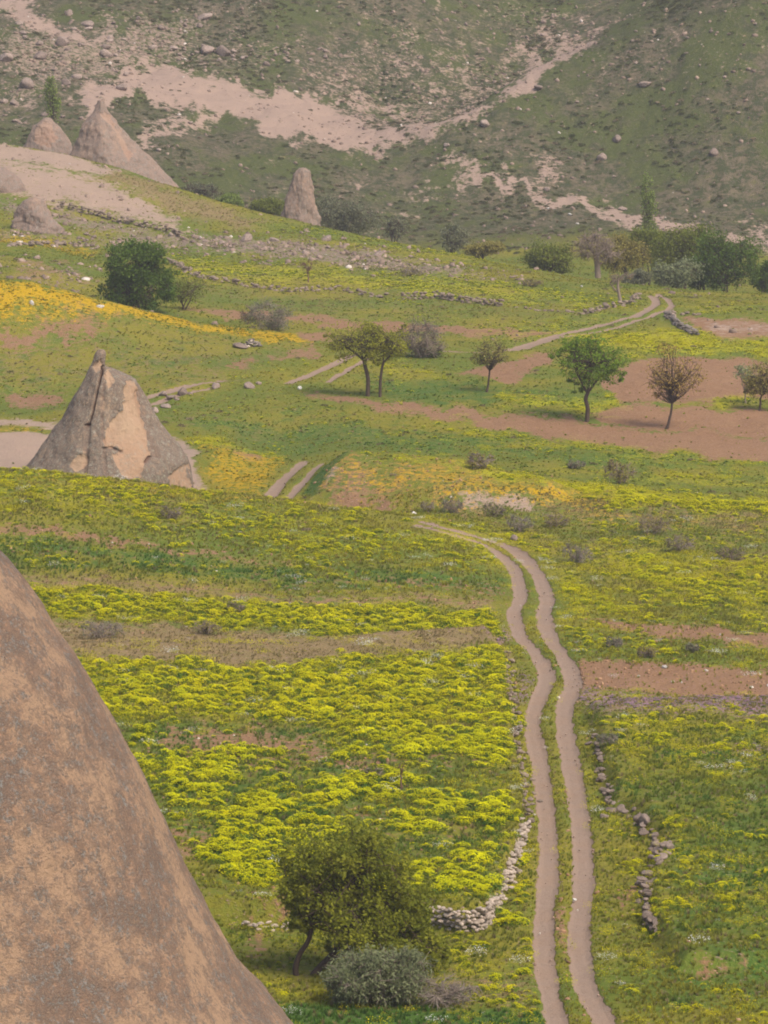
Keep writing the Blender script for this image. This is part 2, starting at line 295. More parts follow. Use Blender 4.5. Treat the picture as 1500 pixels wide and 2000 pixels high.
field('lush', [(1100, 130), (1560, 200), (1560, 420), (1200, 400), (1050, 280), (900, 280)], 'h', .75, 2, 3)
field('lush', [(760, 292), (980, 205), (1230, 45), (1300, 100), (1150, 260), (900, 300)], 'h', .7, 1, 1.5)
field('lush', [(225, 210), (330, 195), (370, 212), (300, 250), (240, 262)], 'h', .6, 1, 1.5)
field('lush', [(300, 290), (420, 235), (560, 268), (740, 298), (680, 340), (420, 360)], 'h', .5, 1, 1.5)
field('rubble', [(0, 30), (140, 50), (420, -10), (420, 100), (300, 120), (200, 160), (0, 250)], 'h', .9, 1.5, 2)
field('rubble', [(320, 85), (600, 95), (900, 105), (900, 130), (600, 125), (330, 110)], 'h', .9, 1, 1.5)
field('rubble', [(430, 100), (1000, 100), (1050, 170), (960, 260), (800, 260), (600, 180)], 'h', .45, 1.5, 2)
field('rubble', [(1000, 0), (1230, 30), (1100, 130), (960, 180)], 'h', .6, 1.5, 2)
field('rubble', [(1130, 105), (1300, 100), (1500, 60), (1500, 110), (1300, 135)], 'h', .6, 1.5, 2)
for pts, a in (([(330, 800), (560, 810), (760, 830), (700, 850), (450, 830)], .5), ([(640, 820), (900, 850), (1100, 890), (900, 900), (700, 860)], .5), ([(900, 880), (1200, 900), (1560, 960), (1200, 950)], .45), ([(380, 735), (520, 745), (640, 735), (600, 765), (420, 770)], .5), ([(600, 730), (760, 700), (900, 730), (800, 760)], .5), ([(0, 740), (120, 745), (120, 775), (0, 770)], .5)):
    field('yellow', pts, 'x', a, 1.2, 3)
field('dry', [(300, 780), (600, 800), (900, 850), (1000, 900), (600, 880), (380, 850)], 'x', .35, 1.5, 3)
field('dry', [(320, 500), (700, 540), (1240, 590), (1240, 640), (700, 640), (320, 600)], 'f', .35, 1.5, 3)
# the two wheel ruts
RUTS = []
def rut(pts, zone, hw): RUTS.append((hits(pts, zone), hw))
rut([(1110, 2060), (1085, 1990), (1066, 1900), (1062, 1800), (1072, 1700), (1068, 1600), (1055, 1500), (1040, 1420), (1050, 1370), (1068, 1320), (1050, 1280), (1015, 1240), (1003, 1200), (1017, 1160), (1008, 1120), (985, 1090), (940, 1060), (880, 1043), (820, 1026)], 'n', .47)
rut([(1215, 2060), (1178, 1990), (1142, 1920), (1130, 1840), (1139, 1740), (1137, 1640), (1124, 1540), (1107, 1450), (1101, 1390), (1120, 1330), (1105, 1290), (1072, 1240), (1062, 1200), (1068, 1170), (1055, 1130), (1030, 1095), (985, 1065), (930, 1046), (880, 1034), (830, 1020)], 'n', .50)
rut([(470, 1010), (525, 972), (560, 930), (592, 902)], (296, 334), .5)
rut([(520, 1010), (562, 972), (600, 932), (632, 903)], (296, 334), .38)
rut([(262, 785), (300, 772), (370, 752), (440, 742)], 'x', .42)
rut([(262, 798), (310, 785), (345, 772), (420, 756)], 'x', .36)
rut([(560, 748), (600, 734), (650, 712), (690, 692)], 'x', .40)
rut([(640, 745), (665, 730), (690, 714), (720, 698)], 'x', .30)
rut([(860, 716), (900, 708), (960, 690), (1060, 664), (1150, 641), (1220, 622), (1265, 604), (1282, 590), (1272, 578)], (395, 460), .5)
rut([(1000, 688), (1060, 668), (1150, 650), (1230, 630), (1280, 612), (1312, 596), (1302, 582), (1285, 574)], (395, 460), .36)
def seg_dist(P, x, y):
    d = np.full(x.shape, 1e9)
    for k in range(len(P)-1):
        ax, ay = P[k]; ex, ey = P[k+1]-P[k]; wx, wy = x-ax, y-ay
        t = np.clip((wx*ex+wy*ey)/(ex*ex+ey*ey+1e-9), 0, 1)
        d = np.minimum(d, np.hypot(wx-ex*t, wy-ey*t))
    return d
def smooth_line(P, n=8):
    t = np.arange(len(P)); q = np.linspace(0, len(P)-1, (len(P)-1)*n+1)
    return np.stack([pchip(t, P[:, 0], q), pchip(t, P[:, 1], q)], 1)
RUTS = [(smooth_line(P, 4), hw) for P, hw in RUTS]
def cover(x, y):                                    # every cover amount at plan points
    out = {c: np.zeros(x.shape) for c in CH}
    n1 = fbm(x, y*.3, 2.2, 4, 21); n2 = fbm(x, y*.3, 2.2, 4, 31)
    for ch, P, amt, fe, wp in MASKS:
        k = P[:, 1].mean()/230.0; fe = fe*k; wp = wp*k
        lo = P.min(0)-(3*k, 10*k); hi = P.max(0)+(3*k, 10*k)
        m = (x > lo[0]) & (x < hi[0]) & (y > lo[1]) & (y < hi[1])
        if not m.any(): continue
        ky = .25 if k < 2.5 else .55
        Q = P*np.array([1, ky]); sd = polysd(Q, x[m]+n1[m]*wp*2, (y[m]+n2[m]*wp*4)*ky)
        v = amt*sstep(-fe, fe, sd)
        out[ch][m] = np.maximum(out[ch][m], v)
    tr = np.zeros(x.shape); dep = np.zeros(x.shape); near = np.full(x.shape, 99.)
    w = fbm(x, y, .55, 4, 41)*.34+fbm(x, y, 5, 2, 43)*.18
    for P, hw in RUTS:
        lo = P.min(0)-4; hi = P.max(0)+4
        m = (x > lo[0]) & (x < hi[0]) & (y > lo[1]) & (y < hi[1])
        if not m.any(): continue
        d = seg_dist(P, x[m], y[m]); near[m] = np.minimum(near[m], d-hw)
        tr[m] = np.maximum(tr[m], 1-sstep(hw-.13, hw+.13, d+w[m]))
        dep[m] = np.maximum(dep[m], 1-sstep(hw*.4, hw+.3, d))
    out['track'] = tr; out['dip'] = dep; out['neartrack'] = near
    hill = sstep(566, 600, y); out['hill'] = hill
    for c in ('yellow', 'orange', 'lush', 'purple'): out[c] = out[c]*(1-tr)
    return out
# ------------------------------------------------------------ materials
class G:                                            # small node-graph helper
    def __init__(s, name):
        s.m = bpy.data.materials.new(name); s.m.use_nodes = True; s.t = s.m.node_tree; s.t.nodes.clear()
        s.out = s.n('ShaderNodeOutputMaterial')
    def n(s, k, **kw):
        q = s.t.nodes.new(k)
        for a, b in kw.items(): setattr(q, a, b)
        return q
    def put(s, sock, v):
        if isinstance(v, bpy.types.NodeSocket): s.t.links.new(v, sock)
        elif isinstance(v, tuple) and len(v) == 3 and sock.type == 'RGBA': sock.default_value = (*v, 1)
        else: sock.default_value = v
    def math(s, op, a, b=0.0, c=None, clamp=False):
        q = s.n('ShaderNodeMath', operation=op, use_clamp=clamp); s.put(q.inputs[0], a); s.put(q.inputs[1], b)
        if c is not None: s.put(q.inputs[2], c)
        return q.outputs[0]
    def mix(s, f, a, b, mode='MIX'):
        q = s.n('ShaderNodeMix', data_type='RGBA', blend_type=mode); q.clamp_factor = True
        s.put(q.inputs[0], f); s.put(q.inputs[6], a); s.put(q.inputs[7], b); return q.outputs[2]
    def step(s, v, a, b):
        q = s.n('ShaderNodeMapRange', interpolation_type='SMOOTHSTEP'); s.put(q.inputs[0], v); s.put(q.inputs[1], a); s.put(q.inputs[2], b); return q.outputs[0]
    def noise(s, scale, detail=3, rough=.55, vec=None, col=False, dist=0.0, gain=1.8):
        q = s.n('ShaderNodeTexNoise'); q.inputs['Scale'].default_value = scale; q.inputs['Detail'].default_value = detail
        q.inputs['Roughness'].default_value = rough; q.inputs['Distortion'].default_value = dist
        if vec is not None: s.t.links.new(vec, q.inputs['Vector'])
        m = s.n('ShaderNodeMapRange'); m.inputs[1].default_value = .5-.5/gain; m.inputs[2].default_value = .5+.5/gain
        s.t.links.new(q.outputs[0], m.inputs[0]); return m.outputs[0]
    def pos(s): return s.n('ShaderNodeNewGeometry').outputs['Position']
    def objco(s): return s.n('ShaderNodeTexCoord').outputs['Object']
    def mapped(s, v, sc):
        q = s.n('ShaderNodeMapping'); s.t.links.new(v, q.inputs[0]); q.inputs['Scale'].default_value = sc; return q.outputs[0]
    def attr(s, name, kind='GEOMETRY'):
        q = s.n('ShaderNodeAttribute', attribute_name=name, attribute_type=kind); return q
    def sep(s, c):
        q = s.n('ShaderNodeSeparateColor'); s.t.links.new(c, q.inputs[0]); return q.outputs
    def bsdf(s, col, rough=.9, spec=.15, bump=None, bstr=.5, bdist=.05, trans=None):
        p = s.n('ShaderNodeBsdfPrincipled'); s.put(p.inputs['Base Color'], col); s.put(p.inputs['Roughness'], rough); s.put(p.inputs['Specular IOR Level'], spec)
        if bump is not None:
            b = s.n('ShaderNodeBump'); b.inputs['Strength'].default_value = bstr; b.inputs['Distance'].default_value = bdist
            s.t.links.new(bump, b.inputs['Height']); s.t.links.new(b.outputs[0], p.inputs['Normal'])
        o = p.outputs[0]
        if trans:
            t = s.n('ShaderNodeBsdfTranslucent'); s.put(t.inputs['Color'], col); x = s.n('ShaderNodeMixShader'); x.inputs[0].default_value = trans
            s.t.links.new(o, x.inputs[1]); s.t.links.new(t.outputs[0], x.inputs[2]); o = x.outputs[0]
        s.t.links.new(o, s.out.inputs['Surface']); return s.m
# base colours (linear)
PAL = dict(olive=(.235, .205, .026), green=(.122, .160, .023), lush=(.048, .125, .022), dry=(.255, .190, .085), soil=(.285, .155, .082),
           pale=(.40, .285, .22), track=(.235, .16, .115), yellow=(.52, .44, .012), orange=(.50, .33, .012), purple=(.34, .19, .27), hill=(.055, .064, .027), hilldry=(.14, .112, .072))
def ground_material():
    g = G('ground_cover'); P = g.pos()
    A = g.sep(g.attr('cover_a').outputs[0]); B = g.sep(g.attr('cover_b').outputs[0]); C = g.sep(g.attr('cover_c').outputs[0])
    yel, ora, lush = A[0], A[1], A[2]; soil, pale, dry = B[0], B[1], B[2]; track, purp, hill = C[0], C[1], C[2]
    D = g.sep(g.attr('cover_d').outputs[0]); rub = D[0]
    nb = g.noise(.07, 3, .6, P); n1 = g.noise(.5, 4, .6, P); n2 = g.noise(1.7, 4, .65, P); n3 = g.noise(5.5, 4, .65, P); n4 = g.noise(16, 3, .7, P)
    v1 = g.math('ADD', g.math('MULTIPLY', nb, .9), g.math('MULTIPLY', n2, .6))
    grass = g.mix(g.step(v1, .52, .98), PAL['green'], PAL['olive'])
    grass = g.mix(g.step(n3, .55, .9), grass, (.25, .22, .045))
    grass = g.mix(g.math('MULTIPLY', g.step(n2, .56, .7), .4), grass, (.05, .075, .02))
    lm = g.step(g.math('ADD', lush, g.math('MULTIPLY', g.math('SUBTRACT', n1, .5), .9)), .3, .75)
    grass = g.mix(lm, grass, g.mix(n3, (.05, .105, .02), (.10, .165, .03)))
    # the far hill: dark thyme scrub over thin bare earth
    hs = g.mix(g.step(g.math('ADD', g.math('MULTIPLY', n1, .5), g.math('MULTIPLY', n2, .5)), .40, .62), PAL['hill'], PAL['hilldry'])
    hs = g.mix(g.step(g.math('ADD', g.math('MULTIPLY', nb, .7), g.math('MULTIPLY', n1, .4)), .48, .68), hs, g.mix(n2, (.05, .068, .02), (.095, .105, .032)))
    c = g.mix(hill, grass, hs)
    dm = g.step(g.math('ADD', dry, g.math('MULTIPLY', g.math('SUBTRACT', n2, .5), 1.1)), .3, .85)
    c = g.mix(dm, c, g.mix(n3, (.17, .125, .05), (.34, .24, .125)))
    sm = g.step(g.math('ADD', soil, g.math('MULTIPLY', g.math('SUBTRACT', n2, .5), 1.0)), .38, .72)
    c = g.mix(sm, c, g.mix(n3, g.mix(nb, (.20, .105, .055), (.255, .145, .08)), g.mix(n1, (.30, .17, .095), (.37, .225, .13))))
    rm = g.step(g.math('ADD', rub, g.math('MULTIPLY', g.math('SUBTRACT', n2, .5), 1.7)), .6, .95)
    c = g.mix(rm, c, g.mix(n3, (.16, .12, .085), (.34, .255, .195)))
    pn = g.math('ADD', g.math('MULTIPLY', n1, .5), g.math('MULTIPLY', n2, .6))
    pm = g.step(g.math('ADD', pale, g.math('MULTIPLY', g.math('SUBTRACT', pn, .55), 1.25)), .40, .72)
    warm = g.mix(hill, (.46, .33, .24), PAL['pale'])
    c = g.mix(pm, c, g.mix(g.math('MULTIPLY', n3, .5), g.mix(g.math('MULTIPLY', g.noise(.35, 4, .7, g.mapped(P, (1, .3, 1))), .6), warm, (.31, .225, .185)), (.27, .19, .15)))
    om = g.step(g.math('ADD', ora, g.math('MULTIPLY', g.math('SUBTRACT', g.math('ADD', g.math('MULTIPLY', n2, .5), g.math('MULTIPLY', n3, .5)), .5), 2.2)), .45, .75)
    c = g.mix(om, c, g.mix(n4, (.55, .29, .008), (.42, .31, .012)))
    ym = g.step(g.math('ADD', yel, g.math('MULTIPLY', g.math('SUBTRACT', g.math('ADD', g.math('MULTIPLY', n1, .35), g.math('MULTIPLY', n3, .65)), .5), 2.4)), .55, .85)
    c = g.mix(g.math('MULTIPLY', ym, g.math('MULTIPLY', g.step(g.sep(g.attr('cover_d').outputs[0])[1], 0.0, 1.0), .85)), c, g.mix(n4, (.32, .32, .012), (.50, .45, .010)))
    um = g.step(g.math('ADD', purp, g.math('MULTIPLY', g.math('SUBTRACT', n3, .5), 2.4)), .5, .8)
    c = g.mix(g.math('MULTIPLY', um, .8), c, PAL['purple'])
    tm = g.step(g.math('ADD', track, g.math('MULTIPLY', g.math('SUBTRACT', n3, .5), .6)), .4, .62)
    tcol = g.mix(g.step(n1, .4, .65), PAL['track'], (.245, .155, .10))
    n5 = g.noise(38, 2, .7, P)
    tcol = g.mix(g.step(n4, .35, .75), tcol, g.mix(.5, tcol, (.37, .29, .23)))
    tcol = g.mix(g.math('MULTIPLY', n5, .55), tcol, (.20, .145, .11))
    tcol = g.mix(g.math('MULTIPLY', g.step(track, .95, .55), .5), tcol, (.22, .145, .085))
    tcol = g.mix(g.math('MULTIPLY', n2, .6), tcol, (.28, .20, .155))
    tcol = g.mix(g.math('MULTIPLY', g.step(n3, .62, .9), .7), tcol, (.18, .12, .08))
    c = g.mix(tm, c, tcol)
    # strength of the relief: clods on bare soil, rough sward elsewhere
    h = g.math('ADD', g.math('MULTIPLY', n3, .6), g.math('MULTIPLY', n4, .35))
    h = g.math('ADD', h, g.math('MULTIPLY', n2, .8))
    h = g.math('MULTIPLY', h, g.math('SUBTRACT', 1.0, g.math('MULTIPLY', tm, .75)))
    return g.bsdf(c, .95, .05, h, .7, .25)
M_GROUND = ground_material()

# ------------------------------------------------------------ mesh helpers
def mesh_np(name, V, F, smooth=False):
    V = np.asarray(V, np.float32); me = bpy.data.meshes.new(name); me.vertices.add(len(V)); me.vertices.foreach_set('co', V.ravel())
    if isinstance(F, np.ndarray): F = [F]
    F = [np.asarray(f, np.int32) for f in F if len(f)]
    nl = sum(f.size for f in F); npol = sum(len(f) for f in F)
    me.loops.add(nl); me.polygons.add(npol)
    me.loops.foreach_set('vertex_index', np.concatenate([f.ravel() for f in F]))
    tot = np.concatenate([np.full(len(f), f.shape[1], np.int32) for f in F])
    me.polygons.foreach_set('loop_start', np.concatenate([[0], np.cumsum(tot)[:-1]]).astype(np.int32))
    if smooth: me.polygons.foreach_set('use_smooth', np.ones(npol, bool))
    me.update(calc_edges=True); return me
def vcol(me, name, arr):
    a = me.attributes.new(name, 'FLOAT_COLOR', 'POINT'); q = np.ones((len(arr), 4), np.float32); q[:, :arr.shape[1]] = arr
    a.data.foreach_set('color', q.ravel())
def link(name, me, mat=None, parent=None, loc=None, kind=None, label=None, cat=None, group=None):
    o = bpy.data.objects.new(name, me); COL.objects.link(o)
    if mat is not None and me is not None and not len(me.materials): me.materials.append(mat)
    if parent is not None: o.parent = parent
    if loc is not None: o.location = loc
    for k, v in (('kind', kind), ('label', label), ('category', cat), ('group', group)):
        if v: o[k] = v
    return o
def empty(name, loc, label, cat, group=None): return link(name, None, loc=loc, label=label, cat=cat, group=group)

# ------------------------------------------------------------ the terrain mesh
gu = np.concatenate([np.linspace(-.15, -.096, 40)[:-1], np.linspace(-.096, .096, 500), np.linspace(.096, .15, 40)[1:]])
gy = np.concatenate([np.arange(60, 170, 2.0), np.arange(170, 300, .32), np.arange(300, 420, .55), np.arange(420, 575, .8), np.arange(575, 752, .42), np.arange(752, 955, 3.0)])
TX = gu[None, :]*gy[:, None]; TY = np.broadcast_to(gy[:, None], TX.shape)
fx, fy = TX.ravel(), TY.ravel().copy()
CV = cover(fx, fy)
TZ = ground(fx, fy)
TZ = TZ-.15*CV['dip']*sstep(150, 170, fy)
soilr = CV['soil']*(fbm(fx, fy, .8, 3, 61)*.10)+ (1-CV['track'])*fbm(fx, fy, 1.3, 3, 63)*.16+CV['rubble']*fbm(fx, fy, 1.2, 3, 66)*.5
TZ = TZ+soilr
nr, nc = TX.shape; idx = np.arange(nr*nc).reshape(nr, nc)
FQ = np.stack([idx[:-1, :-1], idx[:-1, 1:], idx[1:, 1:], idx[1:, :-1]], -1).reshape(-1, 4)
TV = np.stack([fx, fy, TZ], 1)
# one normal field for all the pieces, so that no seam shows between them
GX = TV.reshape(nr, nc, 3); du = np.gradient(GX, axis=1); dv = np.gradient(GX, axis=0)
NRM = np.cross(du, dv); NRM /= np.linalg.norm(NRM, axis=2, keepdims=True); NRM = NRM.reshape(-1, 3)
fc = {k: CV[k][FQ].mean(1) for k in ('track', 'soil', 'hill', 'pale')}
fyc = fy[FQ].mean(1)
region = np.zeros(len(FQ), int)
region[fyc > 572] = 3
region[(fc['soil'] > .6) & (fyc < 470)] = 2
region[(fc['pale'] > .55) & (fyc > 572)] = 4
region[(fc['track'] > .5)] = 1
for rid, name in ((0, 'meadow'), (1, 'dirt_track'), (2, 'ploughed_field'), (3, 'hillside'), (4, 'tuff_gully')):
    f = FQ[region == rid]; used = np.unique(f); mp = np.full(nr*nc, -1, np.int32); mp[used] = np.arange(len(used))
    me = mesh_np(name, TV[used], mp[f], True)
    vcol(me, 'cover_a', np.stack([CV[k][used] for k in ('yellow', 'orange', 'lush')], 1))
    vcol(me, 'cover_b', np.stack([CV[k][used] for k in ('soil', 'pale', 'dry')], 1))
    vcol(me, 'cover_c', np.stack([CV[k][used] for k in ('track', 'purple', 'hill')], 1))
    vcol(me, 'cover_d', np.stack([CV['rubble'][used], .35+.65*sstep(240, 330, fy[used]), 0*fy[used]], 1))
    me.normals_split_custom_set_from_vertices(NRM[used].astype(np.float32))
    link(name, me, M_GROUND, kind='structure')
# ------------------------------------------------------------ ground cover as scattered geometry
SRC = []                                            # source meshes live outside the scene
def src_obj(name, me, mat):
    me.materials.append(mat); o = bpy.data.objects.new(name, me); return o
def tint_mat(name, fac=1.0, rough=.85, trans=.25, var=.35):
    g = G(name); c = g.attr('tint', 'INSTANCER').outputs[0]
    oi = g.n('ShaderNodeObjectInfo').outputs['Random']
    v = g.math('MULTIPLY_ADD', oi, var, 1-var/2); q = g.n('ShaderNodeVectorMath', operation='SCALE'); g.put(q.inputs[0], c); g.put(q.inputs[3], v)
    return g.bsdf(q.outputs[0], rough, .04, trans=trans)
M_BLADE = tint_mat('grass_blade', trans=.5); M_PETAL = tint_mat('petal', trans=.2, var=.2); M_SCRUB = tint_mat('scrub_leaf', trans=.3, var=.3); M_STONE_S = tint_mat('loose_stone', trans=None, var=.5)
def leafstem_mat():
    g = G('flower_leaf'); oi = g.n('ShaderNodeObjectInfo').outputs['Random']
    return g.bsdf(g.mix(oi, (.10, .195, .022), (.20, .26, .03)), .8, .05, trans=.5)
M_FLEAF = leafstem_mat()
def quads(C, rng, s, asp=1.5, up=0.0):              # leaf-sized diamonds, randomly turned
    n = len(C); s = np.broadcast_to(s, (n,))
    a = rng.normal(size=(n, 3)); a /= np.linalg.norm(a, axis=1, keepdims=True)
    b = rng.normal(size=(n, 3)); b[:, 2] += 0
    if up: nrm = rng.normal(size=(n, 3))*(1-up)+np.array([0, 0, 1.0])*up*1.6; a = np.cross(nrm, b)
    a /= np.linalg.norm(a, axis=1, keepdims=True)+1e-9
    b = np.cross(a, b if not up else nrm); b /= np.linalg.norm(b, axis=1, keepdims=True)+1e-9
    a = a*(s*asp*.5)[:, None]; b = b*(s*.5)[:, None]
    V = np.stack([C-a, C-b, C+a, C+b], 1).reshape(-1, 3); return V, np.arange(4*n).reshape(n, 4)
def tuft(seed, n=13, w=.028):
    r = np.random.default_rng(seed); V = []; F3 = []; F4 = []
    for k in range(n):
        a = r.random()*6.283; d = r.random()*.5; b = np.array([math.cos(a), math.sin(a), 0]); p = b*d*.5
        h = .55+r.random()*.6; lean = b*(.15+r.random()*.5); s = np.array([-b[1], b[0], 0])*w*3.2*(.6+r.random()*.8)
        i = len(V); m = p+lean*.4+np.array([0, 0, h*.6]); t = p+lean+np.array([0, 0, h])
        V += [p-s, p+s, m+s*.8, m-s*.8, t]; F4.append((i, i+1, i+2, i+3)); F3.append((i+3, i+2, i+4))
    return mesh_np('tuft', V, [np.array(F4), np.array(F3)])
def clump(seed, nl=80, nf=230, fs=.085):             # unit radius dome of stems with flat flower heads on top
    r = np.random.default_rng(seed); a = r.random(nl)*6.283; q = np.sqrt(r.random(nl)); z = r.random(nl)
    L = np.stack([np.cos(a)*q*.95, np.sin(a)*q*.95, .05+z*.72*(1-.55*q*q)], 1); V1, F1 = quads(L, r, .16, 2.2)
    nc = 11; ca = r.random(nc)*6.283; cq = np.sqrt(r.random(nc))*.85; cc = np.stack([np.cos(ca)*cq, np.sin(ca)*cq], 1)
    w = r.integers(0, nc, nf); xy = cc[w]+r.normal(size=(nf, 2))*.2; qq = np.hypot(xy[:, 0], xy[:, 1])
    hz = (.72+.15*r.random(nc))[w]*(1-.5*np.minimum(qq, 1.1)**2)+r.normal(size=nf)*.05+.06
    V2, F2 = quads(np.c_[xy, hz], r, fs*(1+r.random(nf)), 1.15, .72)
    me = mesh_np('clump', np.vstack([V1, V2]), np.vstack([F1, F2+len(V1)]))
    me.materials.append(M_FLEAF); me.materials.append(M_PETAL)
    me.polygons.foreach_set('material_index', np.r_[np.zeros(len(F1), np.int32), np.ones(len(F2), np.int32)]); return me
def cushion(seed, n=90):
    r = np.random.default_rng(seed); a = r.random(n)*6.283; q = np.sqrt(r.random(n)); s = r.random(n)**.5
    C = np.stack([np.cos(a)*q, np.sin(a)*q, s*.62*np.sqrt(1-.9*q*q)], 1)+r.normal(size=(n, 3))*.05
    V, F = quads(C, r, .26, 1.5, .35); return mesh_np('cushion', V, F)
def sprinkle(seed, n=130):                          # a loose patch of tiny flower heads on thin stalks
    r = np.random.default_rng(seed); a = r.random(n)*6.283; q = np.sqrt(r.random(n)); h = .12+.35*r.random(n)
    V, F = quads(np.c_[np.cos(a)*q, np.sin(a)*q, h], r, .075*(.6+.8*r.random(n)), 1.1, .6); return mesh_np('sprinkle', V, F)
_ico = None
def ico(sub):
    import bmesh
    b = bmesh.new(); bmesh.ops.create_icosphere(b, subdivisions=sub, radius=1); V = np.array([v.co[:] for v in b.verts]); F = np.array([[v.index for v in f.verts] for f in b.faces]); b.free(); return V, F
def stone_mesh(seed, sub=2, flat=.7, rough=.5):
    r = np.random.default_rng(seed); V, F = ico(sub); V = V.copy()
    for k in range(9):                              # chop flat facets
        n = r.normal(size=3); n /= np.linalg.norm(n); d = .55+r.random()*.35; s = V@n; V = V-np.outer(np.maximum(s-d, 0), n)*.92
    V = V*(1+rough*fbm3(V[:, 0]+seed*3.1, V[:, 1], V[:, 2], .8, 3, seed % 9)[:, None])
    V = V*np.array([1.15, .95, flat])*(1+r.normal(size=3)*.12); return mesh_np('stone', V, F, False)
def scatter(name, pts, scale, tint, sources, label, cat, tilt=.12, seed=0, squash=None):
    n = len(pts); r = np.random.default_rng(seed)
    me = bpy.data.meshes.new(name); me.vertices.add(n); me.vertices.foreach_set('co', np.asarray(pts, np.float32).ravel())
    a = me.attributes.new('tint', 'FLOAT_COLOR', 'POINT'); a.data.foreach_set('color', np.c_[tint, np.ones(n)].astype(np.float32).ravel())
    sc = np.repeat(np.asarray(scale)[:, None], 3, 1) if np.ndim(scale) == 1 else scale
    a = me.attributes.new('size', 'FLOAT_VECTOR', 'POINT'); a.data.foreach_set('vector', sc.astype(np.float32).ravel())
    rot = np.c_[r.normal(size=(n, 2))*tilt, r.random(n)*6.283].astype(np.float32)
    a = me.attributes.new('turn', 'FLOAT_VECTOR', 'POINT'); a.data.foreach_set('vector', rot.ravel())
    a = me.attributes.new('pick', 'INT', 'POINT'); a.data.foreach_set('value', r.integers(0, len(sources), n).astype(np.int32))
    o = link(name, me, kind='stuff', label=label, cat=None)
    c = bpy.data.collections.new(name+'_sources')
    for s in sources: c.objects.link(s)
    ng = bpy.data.node_groups.new(name, 'GeometryNodeTree')
    ng.interface.new_socket('Geometry', in_out='INPUT', socket_type='NodeSocketGeometry'); ng.interface.new_socket('Geometry', in_out='OUTPUT', socket_type='NodeSocketGeometry')
    N = ng.nodes; gi = N.new('NodeGroupInput'); go = N.new('NodeGroupOutput'); ip = N.new('GeometryNodeInstanceOnPoints'); ci = N.new('GeometryNodeCollectionInfo')
    ci.inputs['Collection'].default_value = c; ci.inputs['Separate Children'].default_value = True; ci.inputs['Reset Children'].default_value = True
    def na(nm, ty):
        q = N.new('GeometryNodeInputNamedAttribute'); q.data_type = ty; q.inputs['Name'].default_value = nm; return q.outputs['Attribute']
    er = N.new('FunctionNodeEulerToRotation'); L = ng.links
    L.new(gi.outputs[0], ip.inputs['Points']); L.new(ci.outputs[0], ip.inputs['Instance']); ip.inputs['Pick Instance'].default_value = True
    L.new(na('pick', 'INT'), ip.inputs['Instance Index']); L.new(na('turn', 'FLOAT_VECTOR'), er.inputs[0]); L.new(er.outputs[0], ip.inputs['Rotation'])
    L.new(na('size', 'FLOAT_VECTOR'), ip.inputs['Scale']); L.new(ip.outputs[0], go.inputs[0])
    md = o.modifiers.new('spread', 'NODES'); md.node_group = ng; return o
def cand(n, y0, y1, seed, um=.128):
    n = int(n*1.2)
    r = np.random.default_rng(seed); y = np.sqrt(y0*y0+r.random(n)*(y1*y1-y0*y0)); u = (r.random(n)*2-1)*um; x = u*y; return x, y, r
def lerp(a, b, t): return np.asarray(a)[None]*(1-t[:, None])+np.asarray(b)[None]*t[:, None]
def grass_tint(x, y, c, r):
    v = np.clip(fbm(x, y, 14, 3, 71)*1.3+fbm(x, y, 1.2, 2, 72)*.8+.5, 0, 1)
    t = lerp((.145, .20, .027), (.355, .305, .040), v)
    l = sstep(.25, .8, c['lush']+fbm(x, y, 2, 3, 73)*.9); t = t*(1-l[:, None])+np.array([.105, .195, .034])*l[:, None]
    d = sstep(.25, .85, c['dry']+fbm(x, y, 2, 3, 74)*.9); t = t*(1-d[:, None])+np.array([.34, .26, .12])*d[:, None]
    s = np.clip(c['yellow']*.9, 0, 1)*(1-l); t = t*(1-.5*s[:, None])+np.array([.15, .16, .022])*.5*s[:, None]
    k = r.random(len(x)) < .10; t[k] = np.array([.28, .225, .10])
    return t*(.78+.44*r.random(len(x)))[:, None]
tufts = [src_obj('grass_tuft', tuft(k), M_BLADE) for k in range(4)]
x, y, r = cand(170000, 166, 305, 1); c = cover(x, y); z = ground(x, y)
keep = (r.random(len(x)) < (1-c['track']*1.0)*(1-np.clip(c['soil'], 0, 1)*.93)*(1-np.clip(c['pale'], 0, 1)*.95)*(.62+fbm(x, y, 1.6, 3, 75)*1.1))
keep &= (c['neartrack'] > -.10+.2*r.random(len(x)))
x, y, z = x[keep], y[keep], z[keep]; c = {k: v[keep] for k, v in c.items()}
near_tr = np.exp(-np.maximum(c['neartrack'], 0)/.5)
scatter('meadow_grass', np.c_[x, y, z-.02], (.11+.14*r.random(len(x))**2)*(1+.25*c['lush'])*(1-.35*near_tr)*(1-.6*sstep(250, 262, y)*np.exp(-np.maximum(c['neartrack'], 0)/1.2))*(1-.3*c['dry']), grass_tint(x, y, c, r), tufts, 'short olive and green grass covering the near meadow', 'grass', seed=2)
x, y, r = cand(160000, 300, 570, 3); c = cover(x, y); z = ground(x, y)
keep = (r.random(len(x)) < (1-c['track'])*(1-np.clip(c['soil']*1.0, 0, .94))*(1-np.clip(c['pale']*1.1, 0, .99))*(.5+fbm(x, y, 2.5, 3, 76)*1.3)) & (c['neartrack'] > .15)
x, y, z = x[keep], y[keep], z[keep]; c = {k: v[keep] for k, v in c.items()}
tufts2 = [src_obj('field_tuft', tuft(10+k, 16, .05), M_BLADE) for k in range(3)]
scatter('field_grass', np.c_[x, y, z-.02], np.stack([q_ := .11+.17*r.random(len(x))**2, q_, q_*.5], 1), grass_tint(x, y, c, r), tufts2, 'patchy grass over the middle and far fields', 'grass', seed=4)
